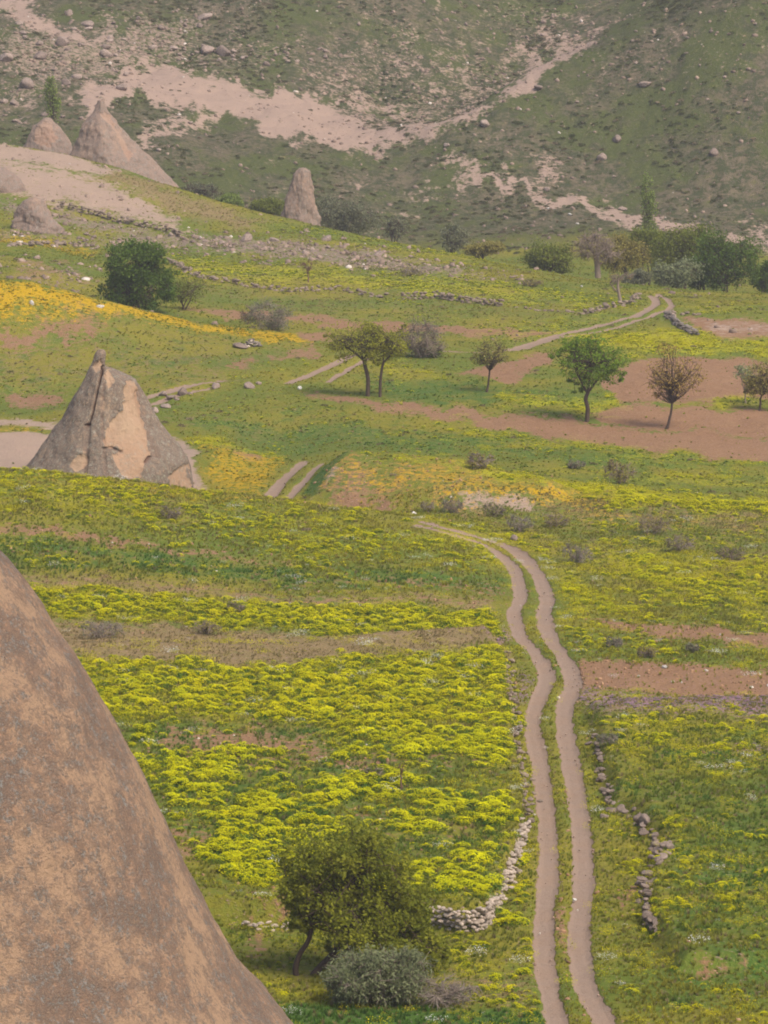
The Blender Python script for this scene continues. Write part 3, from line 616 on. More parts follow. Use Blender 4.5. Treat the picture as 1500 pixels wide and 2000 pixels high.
# flowers
clumps = [src_obj('flower_clump', clump(20+k), M_FLEAF) for k in range(7)]
sprks = [src_obj('flower_sprinkle', sprinkle(220+k), M_PETAL) for k in range(4)]
def flower_layer(name, n, y0, y1, ch, seed, amt, size, tintA, tintB, label, spread=1.4, src=None, lo=.08, hi=9, base=.55):
    x, y, r = cand(n, y0, y1, seed); n = len(x); c = cover(x, y); z = ground(x, y)
    nz = fbm(x, y, spread, 3, 81+seed)*1.2+.6*fbm(x, y, spread*4, 3, 82+seed)
    p = sstep(.25, .85, c[ch]+nz*1.5)*amt*(c[ch] > lo)*(c[ch] < hi)
    p *= (1-c['track'])*(1-.9*np.clip(c['soil'], 0, 1)*(ch != 'purple'))
    k = (r.random(n) < p) & (c['neartrack'] > .1+.5*sstep(250, 265, y))
    x, y, z, m = x[k], y[k], z[k], c[ch][k]; q = r.random(len(x))
    s = (size[0]+(size[1]-size[0])*q**2)*(base+(1.1-base)*np.minimum(m, 1))
    t = lerp(tintA, tintB, r.random(len(x)))
    sc = np.c_[s, s, s*(.75+.35*r.random(len(x)))]
    return scatter(name, np.c_[x, y, z-.03], sc, t, src or clumps, label, 'flowers', seed=seed)
flower_layer('yellow_flowers', 90000, 168, 305, 'yellow', 5, .48, (.11, .46), (.62, .55, .002), (.45, .45, .004), 'bright yellow mustard flowers in clumps over the near fields', 1.3)
flower_layer('field_flowers', 80000, 298, 560, 'yellow', 6, .55, (.10, .34), (.58, .53, .003), (.44, .43, .006), 'yellow flower drifts across the middle fields', 2.5)
flower_layer('meadow_sprinkle', 60000, 168, 420, 'yellow', 26, .62, (.30, .75), (.50, .44, .004), (.38, .36, .008), 'fine sprinkling of tiny yellow flowers through the meadow grass', 4, sprks, .40, .95, .8)
flower_layer('orange_flowers', 60000, 280, 560, 'orange', 7, .8, (.10, .22), (.62, .33, .006), (.54, .38, .008), 'low orange yellow flowers on the mound and the field edges')
flower_layer('pink_flowers', 30000, 215, 285, 'purple', 8, .8, (.10, .22), (.40, .22, .33), (.30, .19, .27), 'low pink purple flowers beside the ploughed strip', 1)
# the separate round cushions of the lower flower field
x, y, r = cand(24000, 186, 236, 23); c = cover(x, y); z = ground(x, y)
k = (r.random(len(x)) < .36*(c['yellow'] > .25)*(c['yellow'] < .7)*sstep(-.12, .20, fbm(x, y, 3.2, 3, 95))) & (c['neartrack'] > .4) & (x < 9)
x, y, z = x[k], y[k], z[k]; s = .26+.30*r.random(len(x))**1.5
scatter('mustard_cushions', np.c_[x, y, z-.03], np.c_[s, s, s*(.75+.3*r.random(len(x)))], lerp((.60, .56, .002), (.47, .47, .004), r.random(len(x))), clumps, 'round cushions of yellow flowers with green sides in the lower flower field', 'flowers', seed=24)
# sparse small clumps of yellow and white everywhere in the near meadow
x, y, r = cand(26000, 168, 300, 9); c = cover(x, y); z = ground(x, y)
k = (r.random(len(x)) < (1-c['track'])*(1-np.clip(c['soil']+c['pale'], 0, 1)*.9)*np.clip(.22+.3*c['yellow']+fbm(x, y, 3, 3, 88)*1.6, 0, 1)) & (c['neartrack'] > -.0)
x, y, z = x[k], y[k], z[k]; w = r.random(len(x)) < .07
t = lerp((.54, .47, .006), (.40, .38, .01), r.random(len(x))); t[w] = (.7, .7, .64)
scatter('small_flowers', np.c_[x, y, z-.02], .15+.45*r.random(len(x))**2, t, sprks, 'small scattered yellow and white flowers among the grass', 'flowers', seed=10)
# scrub
cush = [src_obj('scrub_cushion', cushion(40+k), M_SCRUB) for k in range(4)]
x, y, r = cand(150000, 572, 740, 11); c = cover(x, y); z = ground(x, y)
k = r.random(len(x)) < (1-np.clip(c['pale']*1.1, 0, .97))*np.clip(.22+fbm(x, y*.6, 9, 4, 90)*2.2, .03, 1)
x, y, z = x[k], y[k], z[k]; lush = c['lush'][k]
v = np.clip(fbm(x, y*.6, 10, 3, 91)*1.4+.5, 0, 1); t = lerp((.062, .074, .028), (.125, .115, .052), v)
t = t*(1-.5*lush[:, None])+np.array([.09, .115, .032])*.5*lush[:, None]; q = r.random(len(x)) < .2; t[q] = (.21, .165, .105)
s = .10+.45*r.random(len(x))**4; scatter('hillside_scrub', np.c_[x, y, z-.05], s, t*(.8+.4*r.random(len(x)))[:, None], cush, 'dark low thyme cushions and dry tussocks over the far hillside', 'scrub', seed=12)
x, y, r = cand(9000, 280, 562, 13); c = cover(x, y); z = ground(x, y)
k = (r.random(len(x)) < (1-np.clip(c['soil']*1.3, 0, 1))*np.clip(.10+c['rubble']*.5+fbm(x, y, 6, 3, 92)*.7, 0, 1)) & (c['neartrack'] > .3) & (c['pale'] < .5)
x, y, z = x[k], y[k], z[k]; t = lerp((.14, .135, .05), (.26, .20, .12), r.random(len(x)))
scatter('field_scrub', np.c_[x, y, z-.05], .10+.28*r.random(len(x))**3, t, cush, 'grey brown tussocks and weeds in the fields and on the ridge', 'scrub', seed=14)
# loose stones
stones = [src_obj('loose_stone', stone_mesh(60+k, 1), M_STONE_S) for k in range(5)]
x, y, r = cand(150000, 404, 740, 15); c = cover(x, y); z = ground(x, y)
k = r.random(len(x)) < np.clip(c['rubble']*.27*(1+fbm(x, y, 5, 3, 93)*3.5)+.03*(y > 572)+.006+.03*np.clip(c['pale'], 0, 1), 0, 1)*(1-c['track'])
x, y, z = x[k], y[k], z[k]; t = lerp((.29, .21, .165), (.17, .125, .10), r.random(len(x))); q = r.random(len(x)) < .03; t[q] = (.5, .43, .38)
scatter('rubble', np.c_[x, y, z], (.08+.40*r.random(len(x))**4), t, stones, 'grey and pinkish loose stones strewn over the ridge and the hillside', 'stones', tilt=.6, seed=16)
x, y, r = cand(60000, 166, 320, 17); c = cover(x, y); z = ground(x, y)
k = r.random(len(x)) < np.clip(c['soil']*.5+.012+.10*(np.abs(c['neartrack']) < .25)+.09*c['track'], 0, 1)
x, y, z, so = x[k], y[k], z[k], c['soil'][k]; s_ = c['track'][k]; t = lerp((.24, .135, .072), (.34, .21, .125), r.random(len(x))); t = t*(1-s_[:, None])+np.array([.28, .20, .155])*s_[:, None]; q = r.random(len(x)) < .04; t[q] = (.5, .44, .38)
scatter('soil_clods', np.c_[x, y, z-.03*s_], (.025+.13*r.random(len(x))**3)*(1-.5*s_), t, stones, 'brown clods and small stones on the ploughed strips', 'clods', tilt=.6, seed=18)
# ------------------------------------------------------------ rocks
def rock_mat(name, tan, crust, lichen, sc=1.0, stretch=.35, amount=.5, bump=.6):
    g = G(name); P = g.objco(); Q = g.mapped(P, (sc, sc, sc*stretch)); A = g.sep(g.attr('skin').outputs[0]); fresh, crk = A[0], A[1]
    n0 = g.noise(.22, 3, .6, Q); n1 = g.noise(1.3, 5, .7, Q); n2 = g.noise(5.5, 5, .75, Q); n3 = g.noise(15, 4, .75, g.mapped(P, (sc, sc, sc*.8))); n4 = g.noise(2.4, 6, .8, P)
    c = g.mix(g.step(n0, .35, .65), tan, tuple(q*w for q, w in zip(tan, (.93, .86, .84))))
    cm = g.step(g.math('ADD', g.math('ADD', g.math('MULTIPLY', n1, .4), g.math('MULTIPLY', n2, .6)), g.math('MULTIPLY_ADD', n0, .5, amount-.75)), .36, .66)
    cm = g.math('MULTIPLY', cm, g.math('SUBTRACT', 1.0, g.step(fresh, .35, .6)))
    c = g.mix(cm, c, g.mix(n3, tuple(q*.8 for q in crust), tuple(q*1.6 for q in crust)))
    lm = g.step(g.math('ADD', g.math('MULTIPLY', n3, .4), g.math('MULTIPLY', n4, .6)), .50, .62)
    lm = g.math('MULTIPLY', lm, g.step(g.math('ADD', cm, n0), .35, .95))
    c = g.mix(g.math('MULTIPLY', lm, .95), c, g.mix(g.step(n2, .45, .6), lichen, (.13, .105, .085)))
    c = g.mix(g.math('MULTIPLY', g.step(n2, .5, .75), .35), c, tuple(q*1.25 for q in tan))
    pit = g.step(g.noise(7, 3, .8, P, gain=2.2), .16, .02); c = g.mix(g.math('MULTIPLY', pit, .75), c, (.075, .055, .045))
    c = g.mix(crk, c, (.16, .07, .045))
    h = g.math('ADD', g.math('MULTIPLY', n2, .7), g.math('MULTIPLY', n3, .4)); h = g.math('ADD', h, g.math('MULTIPLY', n1, .6))
    return g.bsdf(c, .95, .08, h, bump, .3/sc)
M_ROCK_BIG = rock_mat('tuff_with_lichen', (.60, .385, .245), (.225, .155, .115), (.37, .355, .325), 1.5, 1.0, .54, 1.0)
M_CHIMNEY = rock_mat('grey_crusted_tuff', (.43, .295, .195), (.155, .118, .092), (.34, .31, .25), .8, .6, .70)
M_FAR_TUFF = rock_mat('pinkish_tuff', (.37, .25, .185), (.22, .16, .13), (.29, .255, .22), .6, .3, .60)
def rock(name, rows, Y, mat, label, cat, seed, depth=.9, nth=200, nz=140, disp=.25, fine=.07, sq=2.2, fresh=(), cracks=(), base=None, group=None, sink=0, ridge=1.0):
    rows = np.array(rows, float); m = mpp(Y); zt = zat(rows[:, 0], Y); order = np.argsort(zt); zt = zt[order]
    xl = np.array([at(p, q, Y)[0] for q, p in rows[order][:, :2]]); xr = np.array([at(p, q, Y)[0] for q, p in rows[order][:, [0, 2]]])
    zz = np.linspace(zt[0]-sink, zt[-1], nz); L = pchip(zt, xl, zz); Rr = pchip(zt, xr, zz)
    th = np.linspace(0, 2*np.pi, nth, endpoint=False); ct, st = np.cos(th), np.sin(th)
    e = 2/sq; ux = np.sign(ct)*np.abs(ct)**e; uy = np.sign(st)*np.abs(st)**e
    cx = (L+Rr)/2; hw = (Rr-L)/2
    VX = cx[:, None]+hw[:, None]*ux[None]; VY = Y+depth*hw[:, None]*uy[None]; VZ = np.repeat(zz[:, None], nth, 1)
    nx = ct[None]+0*VX; ny = st[None]+0*VX
    big = fbm3(VX+seed*7.7, VY, VZ*.55, 3.2*max(1, hw.max()/6), 4, seed % 7); sm = fbm3(VX+seed*3.3, VY, VZ*.7, .9, 4, seed % 5)
    rid = -np.abs(fbm3(VX+seed, VY, VZ*.25, 1.9, 3, seed % 6))*1.2+.2
    w = np.minimum(1, hw/2.2)[:, None]; k = disp*(big*2.4+rid*ridge)*w+fine*sm*2.5*w
    front = ny < .15; px = 750+VX/(Y/FPX)/1.0; cc = np.array([ (q-HC)/Y for q in zz]); 
    # object-plan coordinates in photo pixels of the front face, for the freshly broken faces and the cracks
    b = (sP+cc*cP)/(cP-cc*sP); PY = np.repeat((1000-b*FPX)[:, None], nth, 1); PX = 750+VX/Y*(cP+b[:, None]*sP)*FPX
    wob = fbm3(VX, VY, VZ, 1.0, 3, 3)*14
    wob2 = fbm3(VX, VY, VZ, .3, 3, 4)*10; fr = np.zeros(VX.shape); ck = np.zeros(VX.shape)
    for P in fresh: fr = np.maximum(fr, sstep(-3.5, 3.5, polysd(np.array(P, float), PX+wob+wob2, PY+wob*.7+wob2))*front)
    for P, wd, dp in cracks:
        d = seg_dist(np.array(P, float), PX+wob*.15, PY); q = (1-sstep(wd*.3, wd, d))*front; ck = np.maximum(ck, q*(1 if dp > .35 else .25)); k = k-dp*q
    k = k-.16*fr*(disp > .1)
    VX = VX+nx*k; VY = VY+ny*k
    V = np.stack([VX, VY, VZ], -1).reshape(-1, 3); top = V[-nth:].mean(0)+[0, 0, .05]
    i = np.arange(nz*nth).reshape(nz, nth); F = np.stack([i[:-1], np.roll(i[:-1], -1, 1), np.roll(i[1:], -1, 1), i[1:]], -1).reshape(-1, 4)
    tp = np.stack([i[-1], np.roll(i[-1], -1), np.full(nth, nz*nth)], 1)
    o = np.array([cx[0], Y, zz[0]]); me = mesh_np(name, np.vstack([V, top])-o, [F, tp], True)
    vcol(me, 'skin', np.vstack([np.stack([fr.ravel(), ck.ravel()*.8, 0*fr.ravel()], 1), [[0, 0, 0]]]))
    return link(name, me, mat, loc=o, label=label, cat=cat, group=group)
rock('rock_cone', [(1000, -330, -270), (1050, -560, -40), (1090, -604, 2), (1160, -660, 60), (1230, -705, 106), (1290, -750, 149), (1360, -790, 190), (1430, -828, 228), (1530, -880, 281), (1640, -930, 331), (1780, -1000, 400), (1920, -1085, 482), (1995, -1150, 548), (2200, -1300, 690), (2560, -1500, 880)], 140, M_ROCK_BIG,
     'huge tan lichen covered tuff cone filling the lower left corner, nearest rock of all', 'rock cone', 3, 1.0, 620, 380, .17, .09, 2.0, ridge=.3)
rock('fairy_chimney', [(683, 191, 204), (690, 186, 207), (705, 181, 206), (714, 177, 206), (719, 174, 221), (730, 168, 246), (745, 160, 270), (770, 146, 284), (800, 130, 300), (840, 106, 325), (870, 82, 350), (900, 58, 371), (920, 42, 376), (960, 12, 380), (1000, -10, 384)], 316, M_CHIMNEY,
     'grey pointed fairy chimney with a dark crack and broad orange broken face', 'fairy chimney', 5, .85, 300, 200, .30, .20, 1.7,
     fresh=[[(240, 752), (250, 742), (264, 742), (272, 765), (285, 805), (292, 850), (298, 880), (285, 905), (270, 918), (248, 910), (232, 888), (226, 872), (240, 866), (236, 856), (212, 858), (206, 845), (224, 815), (244, 790), (246, 765)],
            [(332, 945), (340, 915), (356, 903), (372, 906), (378, 955), (350, 962)], [(142, 892), (160, 872), (176, 876), (178, 890), (158, 905)], [(180, 716), (188, 704), (204, 702), (202, 718), (190, 726)], [(205, 730), (216, 722), (226, 738), (212, 752)]],
     cracks=[([(203, 716), (197, 735), (192, 760), (184, 800), (177, 820), (172, 822)], 3.6, .6), ([(178, 822), (177, 860), (172, 930), (172, 980)], 8, .16), ([(208, 861), (224, 860), (243, 868)], 4, .22), ([(206, 730), (204, 800), (209, 850), (215, 900), (240, 935)], 5, .06), ([(272, 765), (290, 830), (310, 880)], 9, .10), ([(290, 888), (299, 880)], 3, .4)])
rock('fairy_chimney', [(196, 191, 203), (206, 187, 207), (217, 182, 211), (240, 165, 229), (280, 148, 263), (320, 132, 308), (355, 122, 338), (375, 112, 356), (410, 100, 380)], 566, M_FAR_TUFF,
     'tall slanting pinkish grey tuff cone with small dark cap on the sandy ridge', 'fairy chimney', 8, .8, 160, 110, .35, .32, 1.45, fresh=[[(196, 222), (212, 222), (226, 250), (262, 300), (252, 310), (222, 250)]])
rock('fairy_chimney', [(230, 84, 98), (238, 76, 106), (248, 64, 116), (266, 54, 128), (290, 42, 142), (325, 24, 160)], 574, M_FAR_TUFF,
     'low blunt orange tinted tuff cone under the slim poplar on the sandy ridge', 'fairy chimney', 9, .8, 120, 70, .4, .30, 1.6, fresh=[[(70, 248), (92, 236), (104, 246), (112, 268), (100, 285), (66, 275)]])
rock('rock_pillar', [(328, 584, 598), (334, 577, 606), (345, 570, 609), (365, 566, 613), (400, 557, 619), (440, 547, 627), (475, 540, 634)], 533, M_FAR_TUFF,
     'upright grey brown rock pillar rising behind the grassy crest', 'rock pillar', 12, .75, 130, 90, .38, .40, 1.6)
yb = hit(70, 450, 'f')[1]
rock('rock_outcrop', [(386, 60, 76), (392, 48, 84), (404, 40, 92), (425, 34, 104), (448, 26, 120), (470, 20, 126)], yb, M_FAR_TUFF, 'small jagged brown outcrop at the left end of the ridge wall', 'rock outcrop', 14, .8, 100, 60, .6, .45, 1.5)
yb = hit(8, 368, 'f')[1]
rock('rock_outcrop', [(328, -30, 14), (338, -50, 30), (352, -60, 42), (368, -70, 52), (385, -76, 56)], yb, M_FAR_TUFF, 'low grey brown hump of rock on the sandy slope at the photo edge', 'rock outcrop', 15, .8, 90, 40, .5, .35, 1.8)

# ------------------------------------------------------------ boulders and stones
def stone_mat(name, A, B, sc=2.0):
    g = G(name); P = g.objco(); oi = g.n('ShaderNodeObjectInfo').outputs['Random']; n = g.noise(sc, 4, .7, P); n2 = g.noise(sc*5, 3, .7, P)
    c = g.mix(n, A, B); c = g.mix(g.step(n2, .55, .68), c, (.15, .12, .095)); v = g.math('MULTIPLY_ADD', oi, .5, .75)
    q = g.n('ShaderNodeVectorMath', operation='SCALE'); g.put(q.inputs[0], c); g.put(q.inputs[3], v); return g.bsdf(q.outputs[0], .95, .08, g.math('ADD', n, n2), .5, .2)
M_STONE = stone_mat('weathered_stone', (.42, .32, .245), (.60, .50, .42)); M_BOULDER = stone_mat('pinkish_boulder', (.24, .175, .145), (.36, .275, .235), 1.2); M_WHITE = stone_mat('white_stone', (.62, .57, .52), (.75, .72, .68)); M_DARKSTONE = stone_mat('dark_grey_stone', (.17, .14, .125), (.27, .23, .205))
BM = [stone_mesh(200+k, 3, .78, .35) for k in range(8)]; SM = [stone_mesh(300+k, 2, .75, .3) for k in range(8)]
def matted(meshes, mat):
    out = []
    for m in meshes:
        q = m.copy(); q.materials.clear(); q.materials.append(mat); out.append(q)
    return out
B_P, S_N, S_W, S_D = matted(BM, M_BOULDER), matted(SM, M_STONE), matted(BM[:3], M_WHITE), matted(SM, M_DARKSTONE)
rng = np.random.default_rng(77)
def boulder(px, py, wpx, meshes, label, group=None, zone='a', name='boulder', flat=1.0, cat='boulder'):
    p = hit(px, py+wpx*.3, zone); s = wpx*mpp(p[1])/2*.95
    o = link(name, meshes[rng.integers(len(meshes))], loc=(p[0], p[1], p[2]+s*.25), label=label, cat=cat, group=group)
    o.scale = (s, s*(.7+.3*rng.random()), s*flat*(.75+.35*rng.random())); o.rotation_euler = (rng.normal()*.15, rng.normal()*.15, rng.random()*6.28); return o
for a in [(1258, 160, 27, 'pale rounded boulder alone high on the green hillside spur'), (1052, 166, 24, 'flat pale boulder on the bare crest line of the spur'), (948, 237, 26, 'long pale boulder just below the lower spur crest'),
          (872, 281, 15, 'small pale boulder above the bare path on the lower spur'), (1175, 305, 22, 'grey boulder low in the middle of the green spur'), (1204, 268, 22, 'dull grey boulder halfway up the green spur'), (1394, 296, 22, 'pinkish boulder low on the spur near the right edge'),
          (1442, 220, 11, 'small bright boulder on the upper right slope'), (1216, 405, 18, 'boulder above the bare path left of the slim poplar'), (1068, 367, 18, 'pale boulder on the bare patch beside the path'),
          (172, 42, 34, 'tall pale boulder standing below the upper left rock band'), (122, 78, 28, 'greenish pale boulder under the left track end'), (10, 108, 34, 'large rounded boulder at the left edge of the hillside'), (52, 158, 36, 'broad greenish boulder above the slim left poplar'),
          (150, 146, 22, 'grey boulder on the dark slope left of the gully'), (130, 160, 20, 'small pink boulder on the dark slope'), (400, 27, 32, 'pale slab boulder at the top of the photo'), (404, 90, 40, 'flat slab ledge boulder at the head of the gully'), (437, 98, 30, 'blocky boulder at the right end of the ledge'),
          (78, 106, 26, 'low pale boulder in the dark hollow'), (208, 102, 26, 'flat boulder right of the dark hollow'), (238, 168, 24, 'brown boulder in the tuff gully'), (372, 238, 14, 'dark boulder in the gully mouth'), (310, 290, 16, 'grey boulder at the foot of the green knoll'),
          (482, 462, 30, 'large pale boulder on the rubble below the sandy ridge'), (638, 462, 28, 'wide boulder under the rock pillar'), (535, 465, 24, 'grey boulder on the grassy rubble slope'), (738, 494, 24, 'greyish boulder right on the crest of the ridge')]:
    boulder(a[0], a[1], a[2], B_P, a[3], zone='h' if a[1] < 420 else 'f')
for n, box, wr, lab, grp in [(40, (0, 20, 410, 110), (9, 22), 'pinkish grey boulder among the rocks of the upper left slope', 'boulders on the upper left slope'),
                             (30, (330, 88, 640, 125), (8, 17), 'pale boulder in the rocky band above the tuff gully', 'boulders of the rocky band'),
                             (30, (640, 20, 1180, 130), (6, 13), 'small boulder on the mottled slope behind the spur', 'boulders on the mottled slope'),
                             (20, (1120, 40, 1500, 200), (6, 13), 'small boulder scattered high on the right spur', 'boulders on the right spur'),
                             (24, (0, 130, 260, 250), (8, 18), 'grey boulder among others on the dark slope behind the blunt cone', 'boulders left of the gully'),
                             (14, (860, 320, 1230, 440), (5, 10), 'small boulder beside the bare hillside path', 'boulders along the hillside path')]:
    for k in range(n): boulder(rng.uniform(box[0], box[2]), rng.uniform(box[1], box[3]), rng.uniform(*wr)*(.7+.3*rng.random()), B_P, lab, grp, 'h')
for k in range(36):
    t = rng.random(); boulder(60+t*840+rng.normal()*20, 452+t*60+rng.normal()*10, rng.uniform(7, 15), B_P, 'grey boulder in the rubble belt under the sandy ridge', 'boulders of the rubble belt', 'f')
for a in [(1298, 1306, 16, 'white stone lying on the brown ploughed strip', 'n'), (586, 760, 14, 'white stone at the start of the diagonal soil strip', 'x'), (195, 601, 16, 'white stone on the orange flower bank', (380, 410)), (62, 595, 12, 'small white stone at the left of the orange flower bank', (380, 410)),
          (1122, 1759, 12, 'small white stone between the two wheel ruts', 'n'), (808, 998, 12, 'little pale stone where the track leaves the crest', 'n'), (1136, 560, 8, 'tiny white stone on the far field before the bushes', 'f'), (1113, 421, 11, 'white stone just below the hillside path', 'h'), (1128, 438, 9, 'lower white stone below the hillside path', 'h'), (1072, 408, 8, 'white stone left of the others below the hillside path', 'h')]:
    boulder(a[0], a[1]-a[2]*.3, a[2], S_W, a[3], zone=a[4], name='stone', cat='stone')
for a in [(1004, 1050, 20, 'grey rock beside the bend of the track'), (807, 1000, 16, 'grey rock above the vanishing track')]: boulder(a[0], a[1], a[2], B_P, a[3], zone='n', name='rock', cat='rock')
for k, (px, py, w) in enumerate([(318, 768, 18), (334, 772, 22), (356, 764, 20), (345, 778, 14), (372, 766, 16), (325, 790, 22), (302, 800, 20), (422, 752, 20), (488, 750, 24), (505, 746, 16)]):
    boulder(px, py, w, B_P, 'pale boulder along the track behind the fairy chimney', 'boulders behind the chimney', 'x')
M_MID = matted(SM, stone_mat('field_stone', (.21, .155, .115), (.36, .275, .215)))
# dry stone walls: every stone is a part
def wall(path, zone, label, courses, size, n_max, meshes, height0=0.0, jit=.12, group=None, low=False, name='dry_stone_wall', cat='stone wall', widen=0.0):
    P = smooth_line(hits(path, zone) if zone is not None else path, 6); seg = np.hypot(*np.diff(P, axis=0).T); s = np.r_[0, np.cumsum(seg)]
    gz = grid_z if low else ground; o = np.array([P[0, 0], P[0, 1], float(gz(P[:1, 0], P[:1, 1])[0])])
    root = empty(name, o, label, cat, group); n = 0
    L = s[-1]; step = size*.92; m = int(L/step)
    if m*courses > n_max: step = L*courses/n_max; m = int(L/step)
    for c in range(courses):
        for k in range(m):
            q = (k+.5*(c % 2)+rng.normal()*.12)*step; x = np.interp(q, s, P[:, 0]); y = np.interp(q, s, P[:, 1])
            if rng.random() < (.04 if low else .12+.2*(c > 0)): continue
            z = float(gz(np.array([x]), np.array([y]))[0])+height0+c*size*.74+size*.25
            w = size*(.55+.28*rng.random())
            h = link('stone', meshes[rng.integers(len(meshes))], parent=root, loc=(x-o[0]+rng.normal()*jit*size+rng.normal()*widen, y-o[1]+rng.normal()*jit*size*2+rng.normal()*widen*2-c*.02, z-o[2]+rng.normal()*.03))
            h.scale = (w, w*.8, w*(.62+.25*rng.random())); h.rotation_euler = (rng.normal()*.2, rng.normal()*.2, rng.random()*6.28)
    return root
NEARP = wn_plan[1:]
f = smooth_line(NEARP, 6)
wall(f[5:23]-np.array([0, .12]), None, 'thick pale dry stone wall curving round the corner of the yellow field', 6, .24, 298, S_N, low=True, widen=.05)
wall(f[22:44], None, 'narrow stone wall running up from the corner between field and track', 4, .27, 280, S_N, .1, low=True, widen=.16)
wall(f[43:], None, 'low crumbling stones between the upper yellow field and the track', 2, .25, 200, M_MID, .55, low=True, widen=.25)
M_BANK = matted(BM, stone_mat('bank_stone', (.20, .145, .12), (.33, .255, .21)))
wall(WALL_RIGHT[4:8], 'n', 'ragged line of brown stones along the upper part of the right bank', 3, .30, 120, M_BANK, -.38, .4, widen=.13)
wall(WALL_RIGHT[7:], 'n', 'row of grey slabs along the lower part of the right bank', 3, .34, 130, M_BANK, -.40, .4, widen=.12)
wall(WALL_RIGHT[:4], 'n', 'small stones half sunk in grass at the top of the right bank', 2, .30, 80, M_BANK, -.22, .5, widen=.16)
for a in [(1268, 1752, 30, 'tall grey slab standing on the right bank'), (1300, 1655, 34, 'broad flat slab at the corner of the right bank'), (1262, 1612, 34, 'big brown block on the right bank'), (1196, 1588, 30, 'pinkish slab tilted at the start of the right bank'), (1180, 1598, 24, 'small pink block left of the tilted slab'), (1215, 1585, 24, 'square block right of the tilted slab'), (1280, 1815, 20, 'last small slab below the tall grey one')]:
    boulder(a[0], a[1]-a[2]*.3, a[2], M_BANK, a[3], zone='n', name='rock_slab', cat='rock')
wall([(478, 1812), (505, 1818), (540, 1812), (562, 1822)], 'n', 'broken remains of a stone wall beside the big rock cone', 2, .26, 40, S_N, 0, .5)
wall([(330, 512), (400, 545), (470, 556), (560, 570), (640, 566), (700, 575), (760, 582)], 'f', 'broken line of field stones left part, starting by the dark dense tree', 2, 0.41, 150, M_MID, -.06, .4, widen=.12)
wall([(790, 584), (850, 582), (900, 590), (990, 600)], 'f', 'taller brown stone wall in the middle of the far yellow field', 3, 0.38, 180, M_MID, -.06, .4, widen=.12)
wall([(1010, 602), (1080, 608), (1130, 612)], 'f', 'thin scatter of wall stones before the track bend', 1, 0.34, 40, M_MID, -.06, .6, widen=.12)
wall([(1140, 614), (1175, 605), (1210, 597), (1236, 588), (1246, 580)], 'm', 'short pale stone wall beside the upper bend of the track', 2, 0.42, 80, M_MID, -.06, .4, widen=.12)
wall([(1300, 618), (1312, 628), (1330, 642), (1362, 657)], 'm', 'dark grey stone wall running down beside the small far field', 2, .45, 90, S_D, 0, .3)
wall([(1310, 612), (1350, 614), (1390, 616)], 'm', 'loose spill of stones above the small far field', 1, 0.47, 40, M_MID, -.06, .9, widen=.12)
wall([(105, 404), (180, 420), (250, 438), (320, 452), (352, 464)], (470, 562), 'long dark retaining wall of small stones on the sandy ridge', 3, .42, 290, M_MID, -.05, .4)
wall([(20, 480), (100, 476), (160, 478), (200, 488)], 'f', 'scattered stones of a fallen wall at the far left', 1, 0.59, 40, M_MID, -.06, .8, widen=.12)
p = hit(492, 676, 'm'); root = empty('stone_pile', p, 'conical pile of grey field stones on the green slope', 'stone pile')
for k in range(46):
    a = rng.random()*6.283; q = rng.random()**.6; h = (1-q)*.75*rng.random()**.5
    s_ = link('stone', S_D[k % 8] if k % 3 else S_N[k % 8], parent=root, loc=(math.cos(a)*q*.85, math.sin(a)*q*.7, h+.05)); w = .15+.07*rng.random(); s_.scale = (w, w*.8, w*.7); s_.rotation_euler = (rng.normal()*.3, rng.normal()*.3, rng.random()*6.28)
boulder(470, 670, 34, B_P, 'flat grey slab half buried left of the stone pile', zone='m', name='rock_slab', flat=.4, cat='rock')
# ------------------------------------------------------------ trees and bushes
def leaf_mat(name, A, B, trans=.5):
    g = G(name); t = g.attr('tone').outputs[2]; return g.bsdf(g.mix(t, A, B), .75, .12, trans=trans)
def bark_mat(name, A, B):
    g = G(name); P = g.objco(); n = g.noise(3, 4, .7, g.mapped(P, (2, 2, .6))); return g.bsdf(g.mix(n, A, B), .95, .05, n, .6, .05)
M_BARK = bark_mat('dark_bark', (.045, .03, .022), (.12, .085, .065)); M_TWIG = bark_mat('grey_twigs', (.20, .155, .13), (.32, .26, .22)); M_PURP = bark_mat('purplish_twigs', (.19, .14, .11), (.30, .235, .185)); M_RED = bark_mat('reddish_twigs', (.13, .065, .05), (.20, .12, .09))
LEAF = dict(dark=leaf_mat('dark_green_leaves', (.07, .125, .02), (.15, .22, .032)), olive=leaf_mat('olive_leaves', (.15, .18, .018), (.32, .31, .028)), green=leaf_mat('fresh_green_leaves', (.125, .225, .022), (.25, .34, .036)),
            yolive=leaf_mat('yellowish_olive_leaves', (.23, .245, .026), (.43, .41, .05)), rust=leaf_mat('rusty_leaves', (.34, .225, .065), (.48, .35, .10)), grey=leaf_mat('grey_green_leaves', (.18, .205, .10), (.31, .33, .175)), greyd=leaf_mat('dull_grey_leaves', (.16, .17, .095), (.27, .27, .165)),
            pale=leaf_mat('pale_green_leaves', (.22, .27, .115), (.38, .42, .21)), poplar=leaf_mat('poplar_leaves', (.18, .24, .05), (.30, .36, .09)), brownish=leaf_mat('brownish_leaves', (.25, .215, .055), (.38, .33, .09)), bush=leaf_mat('bush_leaves', (.13, .165, .025), (.25, .27, .045)))
